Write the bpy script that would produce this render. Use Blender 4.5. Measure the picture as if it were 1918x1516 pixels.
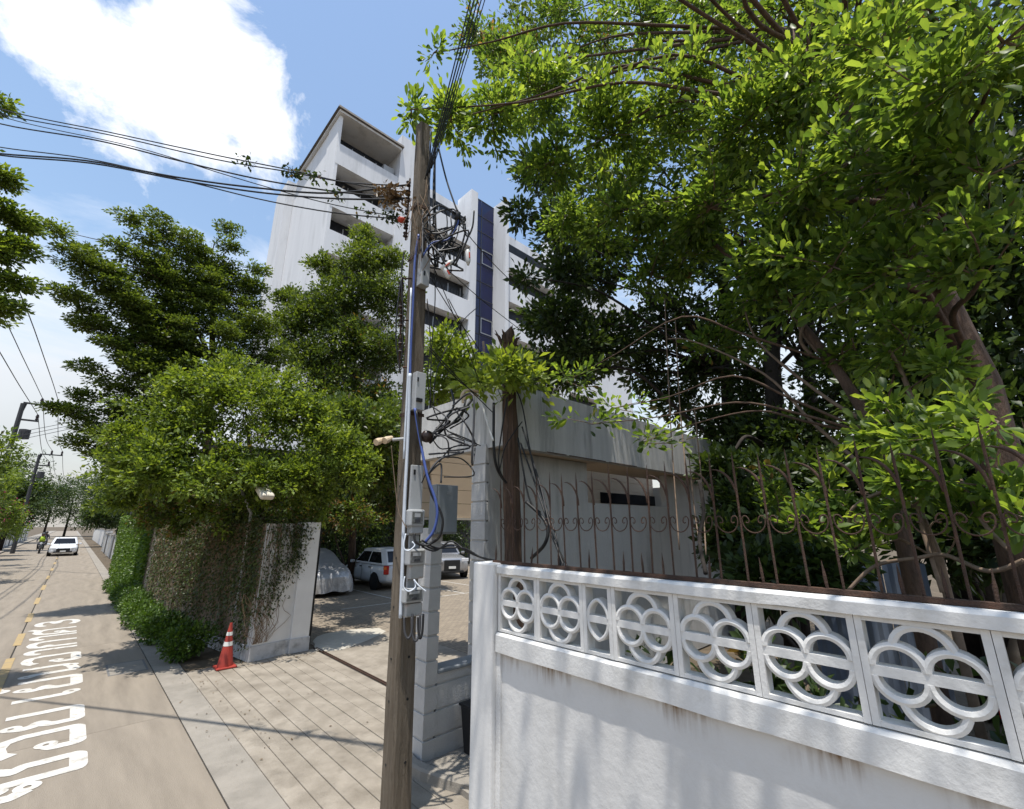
import bpy, bmesh, math, random
import numpy as np
from mathutils import Vector, Matrix
random.seed(7); RNG = np.random.default_rng(11)
scene = bpy.context.scene
for o in list(bpy.data.objects): bpy.data.objects.remove(o)
COL = scene.collection
cy = scene.cycles; cy.max_bounces = 7; cy.diffuse_bounces = 3; cy.glossy_bounces = 3; cy.transmission_bounces = 5; cy.caustics_reflective = False; cy.caustics_refractive = False
R = math.radians
# ------------------------------------------------------------------ camera
HCAM = 2.5; PITCH = R(15.15); YAW = R(43.7); FPX = 831.0
cd = bpy.data.cameras.new('camera'); cam = bpy.data.objects.new('camera', cd); COL.objects.link(cam)
cam.location = (0, 0, HCAM); cam.rotation_euler = (R(90) + PITCH, 0, -YAW)
cd.sensor_width = 36; cd.lens = FPX / 1918 * 36; cd.clip_start = 0.05; cd.clip_end = 3000
scene.camera = cam
# ------------------------------------------------------------------ sun, sky, exposure
SUN = Vector((-0.18, -0.13, 0.97)).normalized()
sl = bpy.data.lights.new('sun', 'SUN'); sl.energy = 4.9; sl.angle = R(0.53); sl.color = (1.0, 0.955, 0.88)
so = bpy.data.objects.new('sun', sl); COL.objects.link(so)
so.rotation_euler = SUN.to_track_quat('Z', 'Y').to_euler(); so.location = (0, 0, 60)
scene.view_settings.view_transform = 'Standard'; scene.view_settings.look = 'None'
scene.view_settings.exposure = 0.3; scene.view_settings.gamma = 1.0

_f = np.array([math.sin(YAW), math.cos(YAW), 0]); _r = np.array([math.cos(YAW), -math.sin(YAW), 0]); _u = np.array([0, 0, 1.0])
FW = _f * math.cos(PITCH) + _u * math.sin(PITCH); UP = -_f * math.sin(PITCH) + _u * math.cos(PITCH); CAMP = np.array([0, 0, HCAM])
def S(x, y, X=None, Y=None, Z=None, D=None):
    """world point on a sight line of the survey photo, at a known plane or horizontal distance"""
    r = FW + _r * (x - 959.0) / FPX + UP * (758.0 - y) / FPX
    if X is not None: k = X / r[0]
    elif Y is not None: k = Y / r[1]
    elif Z is not None: k = (Z - HCAM) / r[2]
    else: k = D / math.hypot(r[0], r[1])
    return CAMP + r * k

def build_world():
    w = bpy.data.worlds.new('World'); scene.world = w; w.use_nodes = True
    nt = w.node_tree; N = nt.nodes; L = nt.links; N.clear()
    out = N.new('ShaderNodeOutputWorld'); bg = N.new('ShaderNodeBackground'); bg.inputs[1].default_value = 0.15
    sky = N.new('ShaderNodeTexSky'); sky.sky_type = 'NISHITA'; sky.sun_disc = False
    sky.sun_elevation = math.asin(SUN.z); sky.sun_rotation = math.atan2(SUN.x, SUN.y)
    sky.air_density = 1.6; sky.dust_density = 0.3; sky.ozone_density = 3.0
    tc = N.new('ShaderNodeTexCoord')
    def math_(op, a, b=None, c=None, clamp=False):
        m = N.new('ShaderNodeMath'); m.operation = op; m.use_clamp = clamp
        for i, q in enumerate((a, b, c)):
            if q is None: continue
            if isinstance(q, (int, float)): m.inputs[i].default_value = q
            else: L.new(q, m.inputs[i])
        return m.outputs[0]
    def noise(scale, detail, rough, vec, dist=0.0):
        n = N.new('ShaderNodeTexNoise'); n.inputs['Scale'].default_value = scale; n.inputs['Detail'].default_value = detail
        n.inputs['Roughness'].default_value = rough; n.inputs['Distortion'].default_value = dist; L.new(vec, n.inputs['Vector']); return n.outputs[0]
    d = tc.outputs['Generated']
    # one cumulus heap made of lobes on the sky sphere
    best = None
    for (x, y, rad) in ((150, 60, 8.5), (105, -20, 7), (255, 150, 9.0), (370, 90, 8.5), (345, 205, 9.0), (440, 190, 8.0), (478, 268, 6.5), (300, 40, 4.5), (395, 270, 6)):
        c = (S(x, y, D=1) - CAMP); c = c / np.linalg.norm(c)
        v = N.new('ShaderNodeVectorMath'); v.operation = 'DISTANCE'; L.new(d, v.inputs[0]); v.inputs[1].default_value = tuple(c); rad *= .80
        m = math_('SUBTRACT', 1.0, math_('DIVIDE', v.outputs['Value'], 2 * math.sin(R(rad) / 2)))
        best = m if best is None else math_('SMOOTH_MAX', best, m, 0.25)
    n1 = noise(7.0, 9.0, 0.62, d, 0.3); n2 = noise(2.2, 6.0, 0.6, d)
    heap = math_('ADD', best, math_('MULTIPLY', math_('SUBTRACT', n1, 0.5), 2.9))
    heap = math_('MULTIPLY_ADD', heap, 2.1, -0.20, clamp=True)
    # thin general cloud, thicker towards the horizon all round
    sep = N.new('ShaderNodeSeparateXYZ'); L.new(d, sep.inputs[0]); z = sep.outputs['Z']
    st = N.new('ShaderNodeMapping'); st.inputs['Scale'].default_value = (1, 1, 2.6); L.new(d, st.inputs['Vector'])
    n3 = noise(3.1, 8.0, 0.6, st.outputs[0], 0.4)
    low = math_('MULTIPLY_ADD', z, -1.05, 1.0)
    veil = math_('ADD', math_('MULTIPLY', n3, 1.1), math_('SUBTRACT', low, 0.80))
    veil = math_('MULTIPLY_ADD', veil, 2.2, -0.30, clamp=True)
    veil = math_('MULTIPLY_ADD', veil, 0.80, 0.05)
    mask = math_('MAXIMUM', heap, veil)
    # cloud brightness: white tops, greyer where the veil is thick and low
    sh = math_('MULTIPLY_ADD', n2, 3.0, 5.6)
    lowgrey = math_('MULTIPLY_ADD', math_('MULTIPLY_ADD', z, 2.2, 0.0, clamp=True), 0.50, 0.46)
    bright = math_('MULTIPLY', sh, lowgrey)
    cc = N.new('ShaderNodeCombineColor'); L.new(bright, cc.inputs[0]); L.new(math_('MULTIPLY', bright, 1.01), cc.inputs[1]); L.new(math_('MULTIPLY', bright, 1.04), cc.inputs[2])
    mx = N.new('ShaderNodeMix'); mx.data_type = 'RGBA'; L.new(mask, mx.inputs[0]); L.new(sky.outputs[0], mx.inputs[6]); L.new(cc.outputs[0], mx.inputs[7])
    L.new(mx.outputs[2], bg.inputs[0]); L.new(bg.outputs[0], out.inputs[0])
build_world()

# ------------------------------------------------------------------ materials
MATS = {}
def mat(name, c1, c2=None, scale=6.0, rough=0.8, bump=0.0, bscale=40.0, metal=0.0, stain=None, sscale=1.5, stretch=(1, 1, 1), spec=0.35, detail=6.0, samount=0.5):
    """two-tone noise colour + optional stain tone + fine bump, in object space"""
    m = bpy.data.materials.new(name); m.use_nodes = True; nt = m.node_tree; N = nt.nodes; L = nt.links
    b = N['Principled BSDF']; b.inputs['Roughness'].default_value = rough; b.inputs['Metallic'].default_value = metal
    b.inputs['Specular IOR Level'].default_value = spec
    tc = N.new('ShaderNodeTexCoord'); mp = N.new('ShaderNodeMapping'); mp.inputs['Scale'].default_value = stretch; L.new(tc.outputs['Object'], mp.inputs[0])
    def noise(s, d=detail, r=0.6):
        n = N.new('ShaderNodeTexNoise'); n.inputs['Scale'].default_value = s; n.inputs['Detail'].default_value = d; n.inputs['Roughness'].default_value = r
        L.new(mp.outputs[0], n.inputs['Vector']); return n
    col = None
    if c2 is None: c2 = tuple(v * 0.8 for v in c1)
    r = N.new('ShaderNodeValToRGB'); L.new(noise(scale).outputs[0], r.inputs[0])
    r.color_ramp.elements[0].position = 0.32; r.color_ramp.elements[1].position = 0.68
    r.color_ramp.elements[0].color = (*c2, 1); r.color_ramp.elements[1].color = (*c1, 1); col = r.outputs[0]
    if stain is not None:
        r2 = N.new('ShaderNodeValToRGB'); L.new(noise(sscale, 8.0, 0.68).outputs[0], r2.inputs[0])
        r2.color_ramp.elements[0].position = 0.52; r2.color_ramp.elements[1].position = 0.72
        r2.color_ramp.elements[0].color = (0, 0, 0, 1); r2.color_ramp.elements[1].color = (samount,) * 3 + (1,)
        mx = N.new('ShaderNodeMix'); mx.data_type = 'RGBA'; L.new(r2.outputs[0], mx.inputs[0]); L.new(col, mx.inputs[6]); mx.inputs[7].default_value = (*stain, 1); col = mx.outputs[2]
    L.new(col, b.inputs['Base Color'])
    if bump:
        bp = N.new('ShaderNodeBump'); bp.inputs['Strength'].default_value = bump; bp.inputs['Distance'].default_value = 0.02
        L.new(noise(bscale, 5.0).outputs[0], bp.inputs['Height']); L.new(bp.outputs[0], b.inputs['Normal'])
    MATS[name] = m; return m
def leafmat(name, dark, mid, light, trans, tf=0.34, rough=0.42):
    m = bpy.data.materials.new(name); m.use_nodes = True; nt = m.node_tree; N = nt.nodes; L = nt.links
    b = N['Principled BSDF']; out = N['Material Output']; b.inputs['Roughness'].default_value = rough; b.inputs['Specular IOR Level'].default_value = 0.4
    at = N.new('ShaderNodeAttribute'); at.attribute_name = 'tint'
    r = N.new('ShaderNodeValToRGB'); e = r.color_ramp.elements; e[0].position = 0.0; e[0].color = (.16, .10, .045, 1); e[1].position = 1.0; e[1].color = (*light, 1); kd = e.new(.06); kd.color = (*dark, 1)
    k = e.new(0.5); k.color = (*mid, 1)
    L.new(at.outputs['Fac'], r.inputs[0]); L.new(r.outputs[0], b.inputs['Base Color'])
    t = N.new('ShaderNodeBsdfTranslucent'); mt = N.new('ShaderNodeMix'); mt.data_type = 'RGBA'; mt.blend_type = 'MULTIPLY'; mt.inputs[0].default_value = 1.0
    L.new(r.outputs[0], mt.inputs[6]); mt.inputs[7].default_value = (*trans, 1); L.new(mt.outputs[2], t.inputs[0])
    mx = N.new('ShaderNodeMixShader'); mx.inputs[0].default_value = tf; L.new(b.outputs[0], mx.inputs[1]); L.new(t.outputs[0], mx.inputs[2]); L.new(mx.outputs[0], out.inputs[0])
    MATS[name] = m; return m
mat('earth', (.13, .10, .07), (.07, .055, .035), 3, .95, .6, 30)
mat('asphalt_base', (.05, .048, .045), (.035, .033, .03), 10, .9)
mat('road', (.272, .232, .184), (.205, .174, .138), 1.6, .85, .45, 60, stain=(.155, .130, .102), sscale=1.1, detail=10.0, stretch=(2.6, .35, 1))
mat('gutter', (.29, .262, .225), (.22, .20, .17), 3, .88, .4, 60, stain=(.15, .135, .115), sscale=2)
mat('drive', (.335, .295, .243), (.195, .168, .133), 2.2, .88, .55, 45, stain=(.13, .112, .088), sscale=2.6, samount=.6, detail=9.0)
mat('dirt', (.12, .10, .078), (.07, .058, .045), 9, .95)
mat('patch', (.47, .44, .38), (.40, .37, .31), 8, .9, .4, 50)
mat('white_marking', (.60, .58, .54), (.47, .45, .41), 6, .8, .3, 60, stain=(.27, .235, .19), sscale=8, samount=1.0)
mat('yellow_marking', (.40, .285, .125), (.31, .235, .135), 6, .8, .2, 60, stain=(.25, .205, .155), sscale=4, samount=1.0)
mat('white_wall', (.71, .70, .68), (.63, .62, .605), 2.0, .75, .12, 30, stain=(.50, .49, .47), sscale=1.3, samount=.35)
mat('white_rough', (.70, .69, .67), (.60, .59, .57), 7, .8, .16, 55, stain=(.34, .33, .30), sscale=5, samount=.55)
mat('plinth', (.52, .52, .53), (.42, .42, .42), 5, .8, .3, 40, stain=(.12, .12, .11), sscale=4, samount=.7)
mat('grey_block', (.50, .49, .475), (.43, .425, .415), 4, .85, .4, 60)
mat('dark_joint', (.16, .16, .16), None, 6, .9)
mat('render_wall', (.56, .55, .53), (.46, .455, .44), 2.2, .9, .5, 45, stain=(.22, .225, .22), sscale=2.2, stretch=(1.4, 1.4, .22), samount=.7)
mat('parapet', (.60, .59, .57), (.46, .455, .44), 2.6, .9, .6, 60, stain=(.17, .175, .175), sscale=2.4, stretch=(2.2, 2.2, .18), samount=.75)
mat('beige', (.62, .50, .375), (.55, .44, .33), 2, .8, .1, 30)
mat('building', (.76, .765, .78), (.68, .685, .70), .6, .85, .15, 8, stain=(.40, .40, .40), sscale=.7, stretch=(1.6, 1.6, .22), samount=.6, detail=9.0)
mat('roof_slate', (.16, .14, .125), (.10, .09, .08), 4, .8)
mat('blue_glass', (.008, .013, .075), (.006, .010, .05), .6, .10, spec=.45)
mat('dark_glass', (.012, .013, .016), None, 2, .08, spec=.3)
mat('tower_glass', (.016, .018, .022), (.03, .032, .036), .8, .25, spec=.12)
mat('alu', (.42, .43, .44), None, 5, .35, metal=.7)
mat('pale_frame', (.62, .58, .52), None, 5, .5)
mat('pole', (.205, .168, .127), (.115, .092, .067), 3.5, .9, .9, 26, stain=(.10, .075, .05), sscale=4, stretch=(9, 9, .6), samount=.8)
mat('old_wood', (.14, .085, .055), (.05, .032, .024), 3.5, .92, 1.0, 26, stain=(.26, .20, .16), sscale=4, stretch=(9, 9, .55), samount=.5)
mat('cable', (.012, .012, .013), None, 5, .5)
mat('cable_grey', (.05, .05, .055), None, 5, .55)
mat('blue_cable', (.05, .085, .27), (.07, .11, .32), 9, .5)
mat('conduit', (.60, .64, .70), (.50, .54, .60), 6, .4)
mat('box_grey', (.40, .41, .42), (.34, .35, .355), 6, .55, stain=(.24, .22, .19), sscale=6, samount=.5)
mat('cabinet', (.21, .23, .25), (.18, .20, .215), 4, .5)
mat('rust', (.085, .045, .03), (.04, .026, .019), 16, .85, .6, 90, stain=(.16, .07, .036), sscale=9)
mat('meter_glass', (.17, .175, .175), (.08, .08, .08), 40, .12, spec=.7)
mat('rusty_box', (.42, .42, .41), (.34, .335, .32), 9, .6, stain=(.26, .11, .045), sscale=9, samount=.9)
mat('ceramic', (.04, .024, .02), (.022, .015, .013), 8, .3)
mat('cream_plastic', (.60, .47, .32), (.48, .37, .25), 6, .5)
mat('cone_orange', (.36, .045, .03), (.27, .035, .027), 6, .55, stain=(.25, .05, .035), sscale=7, samount=.5)
mat('cone_band', (.70, .69, .66), None, 5, .5)
mat('bin', (.014, .015, .017), None, 5, .45)
mat('rubber', (.018, .018, .019), None, 8, .8)
mat('rim', (.35, .35, .36), None, 8, .35, metal=.8)
mat('car_white', (.72, .74, .77), (.70, .72, .75), 1, .22, spec=.6)
mat('car_silver', (.34, .34, .35), (.32, .32, .33), 1, .25, metal=.55, spec=.6)
mat('car_dark', (.10, .10, .105), None, 1, .25, metal=.3)
mat('lamp_red', (.55, .02, .015), None, 4, .2)
mat('lamp_orange', (.75, .20, .03), None, 4, .2)
mat('lamp_clear', (.75, .76, .78), None, 4, .12)
mat('plate', (.75, .75, .73), None, 8, .5)
mat('cover', (.42, .42, .425), (.34, .34, .345), 5, .38, .9, 9, metal=.35)
mat('bark', (.13, .085, .06), (.06, .04, .03), 6, .92, .9, 24, stretch=(4, 4, .8))
mat('bark_red', (.135, .085, .06), (.065, .043, .032), 6, .9, .9, 20, stretch=(3, 3, .8))
mat('bark_dark', (.045, .036, .03), (.022, .018, .016), 6, .92, .8, 22)
mat('twig', (.22, .155, .11), (.12, .085, .06), 12, .9)
mat('dry', (.27, .185, .12), (.16, .105, .065), 12, .9)
mat('metal_sheet', (.20, .24, .31), (.16, .19, .25), 2, .45, metal=.3)
mat('lamp_house', (.66, .60, .50), None, 6, .5)
mat('skin', (.33, .19, .12), None, 8, .6)
mat('vest', (.45, .62, .05), None, 8, .7)
mat('cloth_dark', (.04, .04, .05), None, 8, .8)
mat('helmet', (.05, .05, .055), None, 8, .25)
mat('clear_plastic', (.62, .62, .60), (.5, .5, .48), 14, .25, spec=.6)
mat('red_plastic', (.5, .06, .03), None, 6, .5)
mat('blossom', (.50, .04, .16), None, 6, .6)
leafmat('leaf_right', (.022, .046, .013), (.084, .142, .029), (.185, .25, .050), (2.5, 2.25, 1.0), .56)
leafmat('leaf_back', (.019, .033, .012), (.040, .068, .020), (.075, .115, .03), (1.9, 1.8, .7), .36)
leafmat('leaf_bush', (.030, .052, .012), (.115, .170, .029), (.24, .30, .056), (2.0, 1.9, .7), .40)
leafmat('leaf_layer', (.024, .042, .012), (.078, .118, .024), (.17, .22, .045), (1.9, 1.8, .7), .38)
leafmat('leaf_hedge', (.022, .048, .008), (.058, .110, .014), (.12, .19, .025), (1.7, 1.8, .7), .3)
leafmat('leaf_ivy', (.022, .028, .010), (.042, .062, .016), (.085, .115, .025), (1.5, 1.5, .6), .25)
mat('ivy_wall', (.30, .235, .185), (.20, .155, .12), 5, .9, .3, 40, stain=(.45, .43, .41), sscale=2.0, stretch=(1, 1, .4), samount=.8)
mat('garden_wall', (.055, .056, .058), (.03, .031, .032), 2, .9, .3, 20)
leafmat('leaf_dry', (.06, .035, .018), (.12, .075, .035), (.20, .13, .07), (1.3, 1.2, .9), .2)
def panel_stain_mat():
    """white painted wall panel: brown drip runs just under the ledge"""
    m = mat('wall_panel', (.66, .65, .635), (.56, .55, .535), 1.3, .72, .22, 14, stain=(.48, .465, .44), sscale=1.7, samount=.55, detail=9.0); nt = m.node_tree; N = nt.nodes; L = nt.links; b = N['Principled BSDF']
    old = b.inputs['Base Color'].links[0].from_socket
    tc = N.new('ShaderNodeTexCoord'); sep = N.new('ShaderNodeSeparateXYZ'); L.new(tc.outputs['Object'], sep.inputs[0])
    mp = N.new('ShaderNodeMapping'); mp.inputs['Scale'].default_value = (1, 17, 1.2); L.new(tc.outputs['Object'], mp.inputs[0])
    n = N.new('ShaderNodeTexNoise'); n.inputs['Scale'].default_value = 2.0; n.inputs['Detail'].default_value = 4; L.new(mp.outputs[0], n.inputs['Vector'])
    a = N.new('ShaderNodeMapRange'); L.new(sep.outputs['Z'], a.inputs[0]); a.inputs[1].default_value = 1.46; a.inputs[2].default_value = 1.61; a.inputs[3].default_value = 0.0; a.inputs[4].default_value = 1.0
    mu = N.new('ShaderNodeMath'); mu.operation = 'MULTIPLY_ADD'; L.new(n.outputs[0], mu.inputs[0]); mu.inputs[1].default_value = 3.6; mu.inputs[2].default_value = -1.95
    ad = N.new('ShaderNodeMath'); ad.operation = 'ADD'; L.new(mu.outputs[0], ad.inputs[0]); L.new(a.outputs[0], ad.inputs[1])
    m2 = N.new('ShaderNodeMath'); m2.operation = 'MULTIPLY'; m2.use_clamp = True; n5 = N.new('ShaderNodeTexNoise'); n5.inputs['Scale'].default_value = 3.2; n5.inputs['Detail'].default_value = 5; L.new(tc.outputs['Object'], n5.inputs['Vector']); pr = N.new('ShaderNodeMapRange'); L.new(n5.outputs[0], pr.inputs[0]); pr.inputs[1].default_value = .44; pr.inputs[2].default_value = .62; m3 = N.new('ShaderNodeMath'); m3.operation = 'MULTIPLY'; L.new(a.outputs[0], m3.inputs[0]); L.new(pr.outputs[0], m3.inputs[1]); L.new(ad.outputs[0], m2.inputs[0]); L.new(m3.outputs[0], m2.inputs[1])
    mx = N.new('ShaderNodeMix'); mx.data_type = 'RGBA'; L.new(m2.outputs[0], mx.inputs[0]); L.new(old, mx.inputs[6]); mx.inputs[7].default_value = (.19, .12, .065, 1)
    L.new(mx.outputs[2], b.inputs['Base Color'])
panel_stain_mat()
def paver_mat():
    m = mat('paver', (.25, .21, .165), (.2, .17, .13), 2, .9, 0); nt = m.node_tree; N = nt.nodes; L = nt.links; b = N['Principled BSDF']
    tc = N.new('ShaderNodeTexCoord'); br = N.new('ShaderNodeTexBrick'); L.new(tc.outputs['Object'], br.inputs['Vector'])
    br.inputs['Scale'].default_value = 1.0; br.inputs['Brick Width'].default_value = .2; br.inputs['Row Height'].default_value = .1; br.inputs['Mortar Size'].default_value = .008
    br.inputs['Color1'].default_value = (.27, .225, .17, 1); br.inputs['Color2'].default_value = (.205, .17, .13, 1); br.inputs['Mortar'].default_value = (.13, .11, .09, 1)
    L.new(br.outputs[0], b.inputs['Base Color'])
paver_mat()

# ------------------------------------------------------------------ object helpers
ORG = {}
def tag(o, label, cat, group=None, kind=None):
    if label: o['label'] = label
    if cat: o['category'] = cat
    if group: o['group'] = group
    if kind: o['kind'] = kind
    return o
def thing(name, label, cat, loc=(0, 0, 0), group=None):
    o = bpy.data.objects.new(name, None); COL.objects.link(o); o.empty_display_size = .2
    o.location = loc; ORG[o] = Vector(loc); tag(o, label, cat, group); return o
def link_mesh(name, me, m, parent=None, loc=(0, 0, 0)):
    o = bpy.data.objects.new(name, me); COL.objects.link(o)
    if m and not me.materials: me.materials.append(MATS[m])
    if parent is not None: o.parent = parent
    o.location = loc; ORG[o] = ORG.get(parent, Vector((0, 0, 0))) + Vector(loc); return o
class MB:
    def __init__(s): s.v = []; s.f = []
    def add(s, vs, fs):
        n = len(s.v); s.v += [tuple(map(float, p)) for p in vs]; s.f += [tuple(i + n for i in q) for q in fs]; return s
    def box(s, x0, x1, y0, y1, z0, z1):
        return s.add([(x0, y0, z0), (x1, y0, z0), (x1, y1, z0), (x0, y1, z0), (x0, y0, z1), (x1, y0, z1), (x1, y1, z1), (x0, y1, z1)],
                     [(0, 3, 2, 1), (4, 5, 6, 7), (0, 1, 5, 4), (1, 2, 6, 5), (2, 3, 7, 6), (3, 0, 4, 7)])
    def obox(s, c, ax, h):
        c = Vector(c); a = [Vector(q).normalized() for q in ax]; P = []
        for k in ((-1, -1, -1), (1, -1, -1), (1, 1, -1), (-1, 1, -1), (-1, -1, 1), (1, -1, 1), (1, 1, 1), (-1, 1, 1)):
            P.append(c + a[0] * h[0] * k[0] + a[1] * h[1] * k[1] + a[2] * h[2] * k[2])
        return s.add(P, [(0, 3, 2, 1), (4, 5, 6, 7), (0, 1, 5, 4), (1, 2, 6, 5), (2, 3, 7, 6), (3, 0, 4, 7)])
    def loft(s, rings, caps=True, closed=True):
        n = len(rings[0]); vs = [p for r in rings for p in r]; fs = []
        for i in range(len(rings) - 1):
            for j in range(n if closed else n - 1):
                k = (j + 1) % n; fs.append((i * n + j, i * n + k, (i + 1) * n + k, (i + 1) * n + j))
        if caps and closed: fs.append(tuple(range(n - 1, -1, -1))); fs.append(tuple((len(rings) - 1) * n + j for j in range(n)))
        return s.add(vs, fs)
    def tube(s, pts, r, n=6, caps=True):
        P = [Vector(p) for p in pts]; rings = []; k = len(P)
        rr = r if isinstance(r, (list, tuple)) else [r] * k
        t0 = (P[1] - P[0]).normalized(); ref = Vector((0, 0, 1)) if abs(t0.z) < .9 else Vector((1, 0, 0)); u = t0.cross(ref).normalized()
        for i in range(k):
            t = (P[min(i + 1, k - 1)] - P[max(i - 1, 0)]);
            if t.length < 1e-9: t = t0
            t.normalize(); u = (u - t * u.dot(t)); u = u.normalized() if u.length > 1e-6 else t.orthogonal().normalized(); w = t.cross(u)
            rings.append([P[i] + (u * math.cos(2 * math.pi * j / n) + w * math.sin(2 * math.pi * j / n)) * rr[i] for j in range(n)])
        return s.loft(rings, caps)
    def lathe(s, prof, c=(0, 0, 0), n=16, ax='z'):
        rings = []
        for (r, h) in prof:
            ring = []
            for j in range(n):
                a = 2 * math.pi * j / n; x, y, z = r * math.cos(a), r * math.sin(a), h
                if ax == 'x': x, y, z = z, x, y
                elif ax == 'y': x, y, z = y, z, x
                ring.append((c[0] + x, c[1] + y, c[2] + z))
            rings.append(ring)
        return s.loft(rings)
    def mesh(s, name, org=(0, 0, 0), smooth=False):
        me = bpy.data.meshes.new(name); o = Vector(org)
        me.from_pydata([(p[0] - o.x, p[1] - o.y, p[2] - o.z) for p in s.v], [], s.f); me.update()
        bm = bmesh.new(); bm.from_mesh(me); bmesh.ops.recalc_face_normals(bm, faces=bm.faces); bm.to_mesh(me); bm.free()
        if smooth:
            me.polygons.foreach_set('use_smooth', [True] * len(me.polygons))
        return me
    def build(s, name, m, parent=None, bevel=0, smooth=False, subsurf=0):
        if parent is None:
            a = np.array(s.v); org = Vector(((a[:, 0].min() + a[:, 0].max()) / 2, (a[:, 1].min() + a[:, 1].max()) / 2, a[:, 2].min()))
        else: org = ORG[parent]
        o = link_mesh(name, s.mesh(name, org, smooth), m, parent)
        if parent is None: o.location = org; ORG[o] = org
        if bevel:
            b = o.modifiers.new('bevel', 'BEVEL'); b.width = bevel; b.segments = 2; b.limit_method = 'ANGLE'
        if subsurf:
            b = o.modifiers.new('sub', 'SUBSURF'); b.levels = subsurf; b.render_levels = subsurf
        return o
def structure(o): o['kind'] = 'structure'; return o
def npmesh(name, V, F, tint=None, smooth=True):
    """fast mesh from arrays; F is (n,k)"""
    me = bpy.data.meshes.new(name); n, k = F.shape
    me.vertices.add(len(V)); me.vertices.foreach_set('co', V.astype(np.float32).ravel())
    me.loops.add(n * k); me.loops.foreach_set('vertex_index', F.astype(np.int32).ravel())
    me.polygons.add(n); me.polygons.foreach_set('loop_start', np.arange(0, n * k, k, dtype=np.int32))
    if tint is not None:
        at = me.attributes.new('tint', 'FLOAT', 'POINT'); at.data.foreach_set('value', tint.astype(np.float32))
    me.update(calc_edges=True); return me
NEAR = (np.array([(0, 0, 0), (.38, .17, .05), (.78, .20, .03), (1, 0, -.10), (.78, -.20, .03), (.38, -.17, .05), (.55, 0, -.015)]), np.array([(0, 1, 2, 6), (6, 2, 3, 3), (0, 6, 4, 5), (6, 3, 4, 4)]))
NEARF = np.array([(0, 1, 6), (1, 2, 6), (2, 3, 6), (3, 4, 6), (4, 5, 6), (5, 0, 6)])
FARV = np.array([(0, 0, 0), (.5, .26, .06), (1, 0, -.05), (.5, -.26, .06)]); FARF = np.array([(0, 1, 2), (0, 2, 3)])
def norm(a): return a / np.maximum(np.linalg.norm(a, axis=1, keepdims=True), 1e-9)
def leaves(name, m, parent, pos, dirs, size, tint, near=False, upbias=.8, wid=1.0):
    n = len(pos); tv = NEAR[0] if near else FARV; tf = NEARF if near else FARF; tv = tv * np.array([1, wid, 1])
    X = norm(dirs); nn = RNG.normal(size=(n, 3)) + np.array([0, 0, upbias]) * 1.6; Yv = norm(np.cross(nn, X)); Zv = np.cross(X, Yv)
    V = pos[:, None, :] + size[:, None, None] * (tv[None, :, 0:1] * X[:, None, :] + tv[None, :, 1:2] * Yv[:, None, :] + tv[None, :, 2:3] * Zv[:, None, :])
    k = len(tv); F = (tf[None] + (np.arange(n) * k)[:, None, None]).reshape(-1, 3)
    me = npmesh(name, V.reshape(-1, 3) - np.array(ORG[parent])[None], F, np.repeat(np.clip(tint, 0, 1), k))
    o = link_mesh(name, me, m, parent); o['kind'] = 'stuff'; return o
def ellip(c, r, n, shell=.45, lump=.35):
    """points in a lumpy ellipsoid, biased to the shell"""
    d = norm(RNG.normal(size=(n, 3))); k = norm(RNG.normal(size=(9, 3)))
    l = 1 + lump * (np.max(d @ k.T, axis=1) - .75) * 2.2
    u = RNG.random(n) ** shell
    return np.array(c) + d * u[:, None] * l[:, None] * np.array(r), d, u
def sprays(c, r, n, per=13):
    """cluster points strung along shoots that leave the bough centre"""
    m = max(3, n // per); P = []; Dd = []; tips = []
    for q in range(m):
        d = RNG.normal(size=3); d[2] += .25; d /= np.linalg.norm(d); L = .7 + .5 * RNG.random(); bend = RNG.normal(size=3) * .25
        t = np.sort(.25 + .75 * RNG.random(max(3, n // m)) ** .8); k = (d[None] * t[:, None] + bend[None] * (t ** 2)[:, None]) * L + RNG.normal(size=(len(t), 3)) * .085
        P.append(np.array(c) + k * np.array(r)); Dd.append(np.repeat((d + bend * .8)[None], len(t), 0)); tips.append([np.array(c) + (d * s + bend * s * s) * L * np.array(r) for s in (0, .33, .66, 1.0)])
    return np.concatenate(P), np.concatenate(Dd), tips
def clusters(cpos, cdir, k, spread, size, var=.45, flat=1.0):
    """k leaves fanned round each cluster point"""
    n = len(cpos); P = np.repeat(cpos, k, 0); Dd = np.repeat(norm(cdir), k, 0)
    q = norm(RNG.normal(size=(n * k, 3)))
    dirs = norm(Dd * .7 + q); dirs[:, 2] *= flat
    P = P + q * spread * RNG.random((n * k, 1)) * np.array([1, 1, flat])
    s = size * (1 - var + 2 * var * RNG.random(n * k))
    t = np.repeat(RNG.random(n), k) * .6 + RNG.random(n * k) * .4
    return P, dirs, s, t
def curve_pts(a, b, sag=0.0, n=12, wob=0.0):
    a = np.array(a, float); b = np.array(b, float); out = []
    for i in range(n + 1):
        t = i / n; p = a * (1 - t) + b * t; p[2] -= sag * 4 * t * (1 - t)
        if wob and 0 < i < n: p = p + RNG.normal(size=3) * wob
        out.append(p)
    return out
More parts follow.
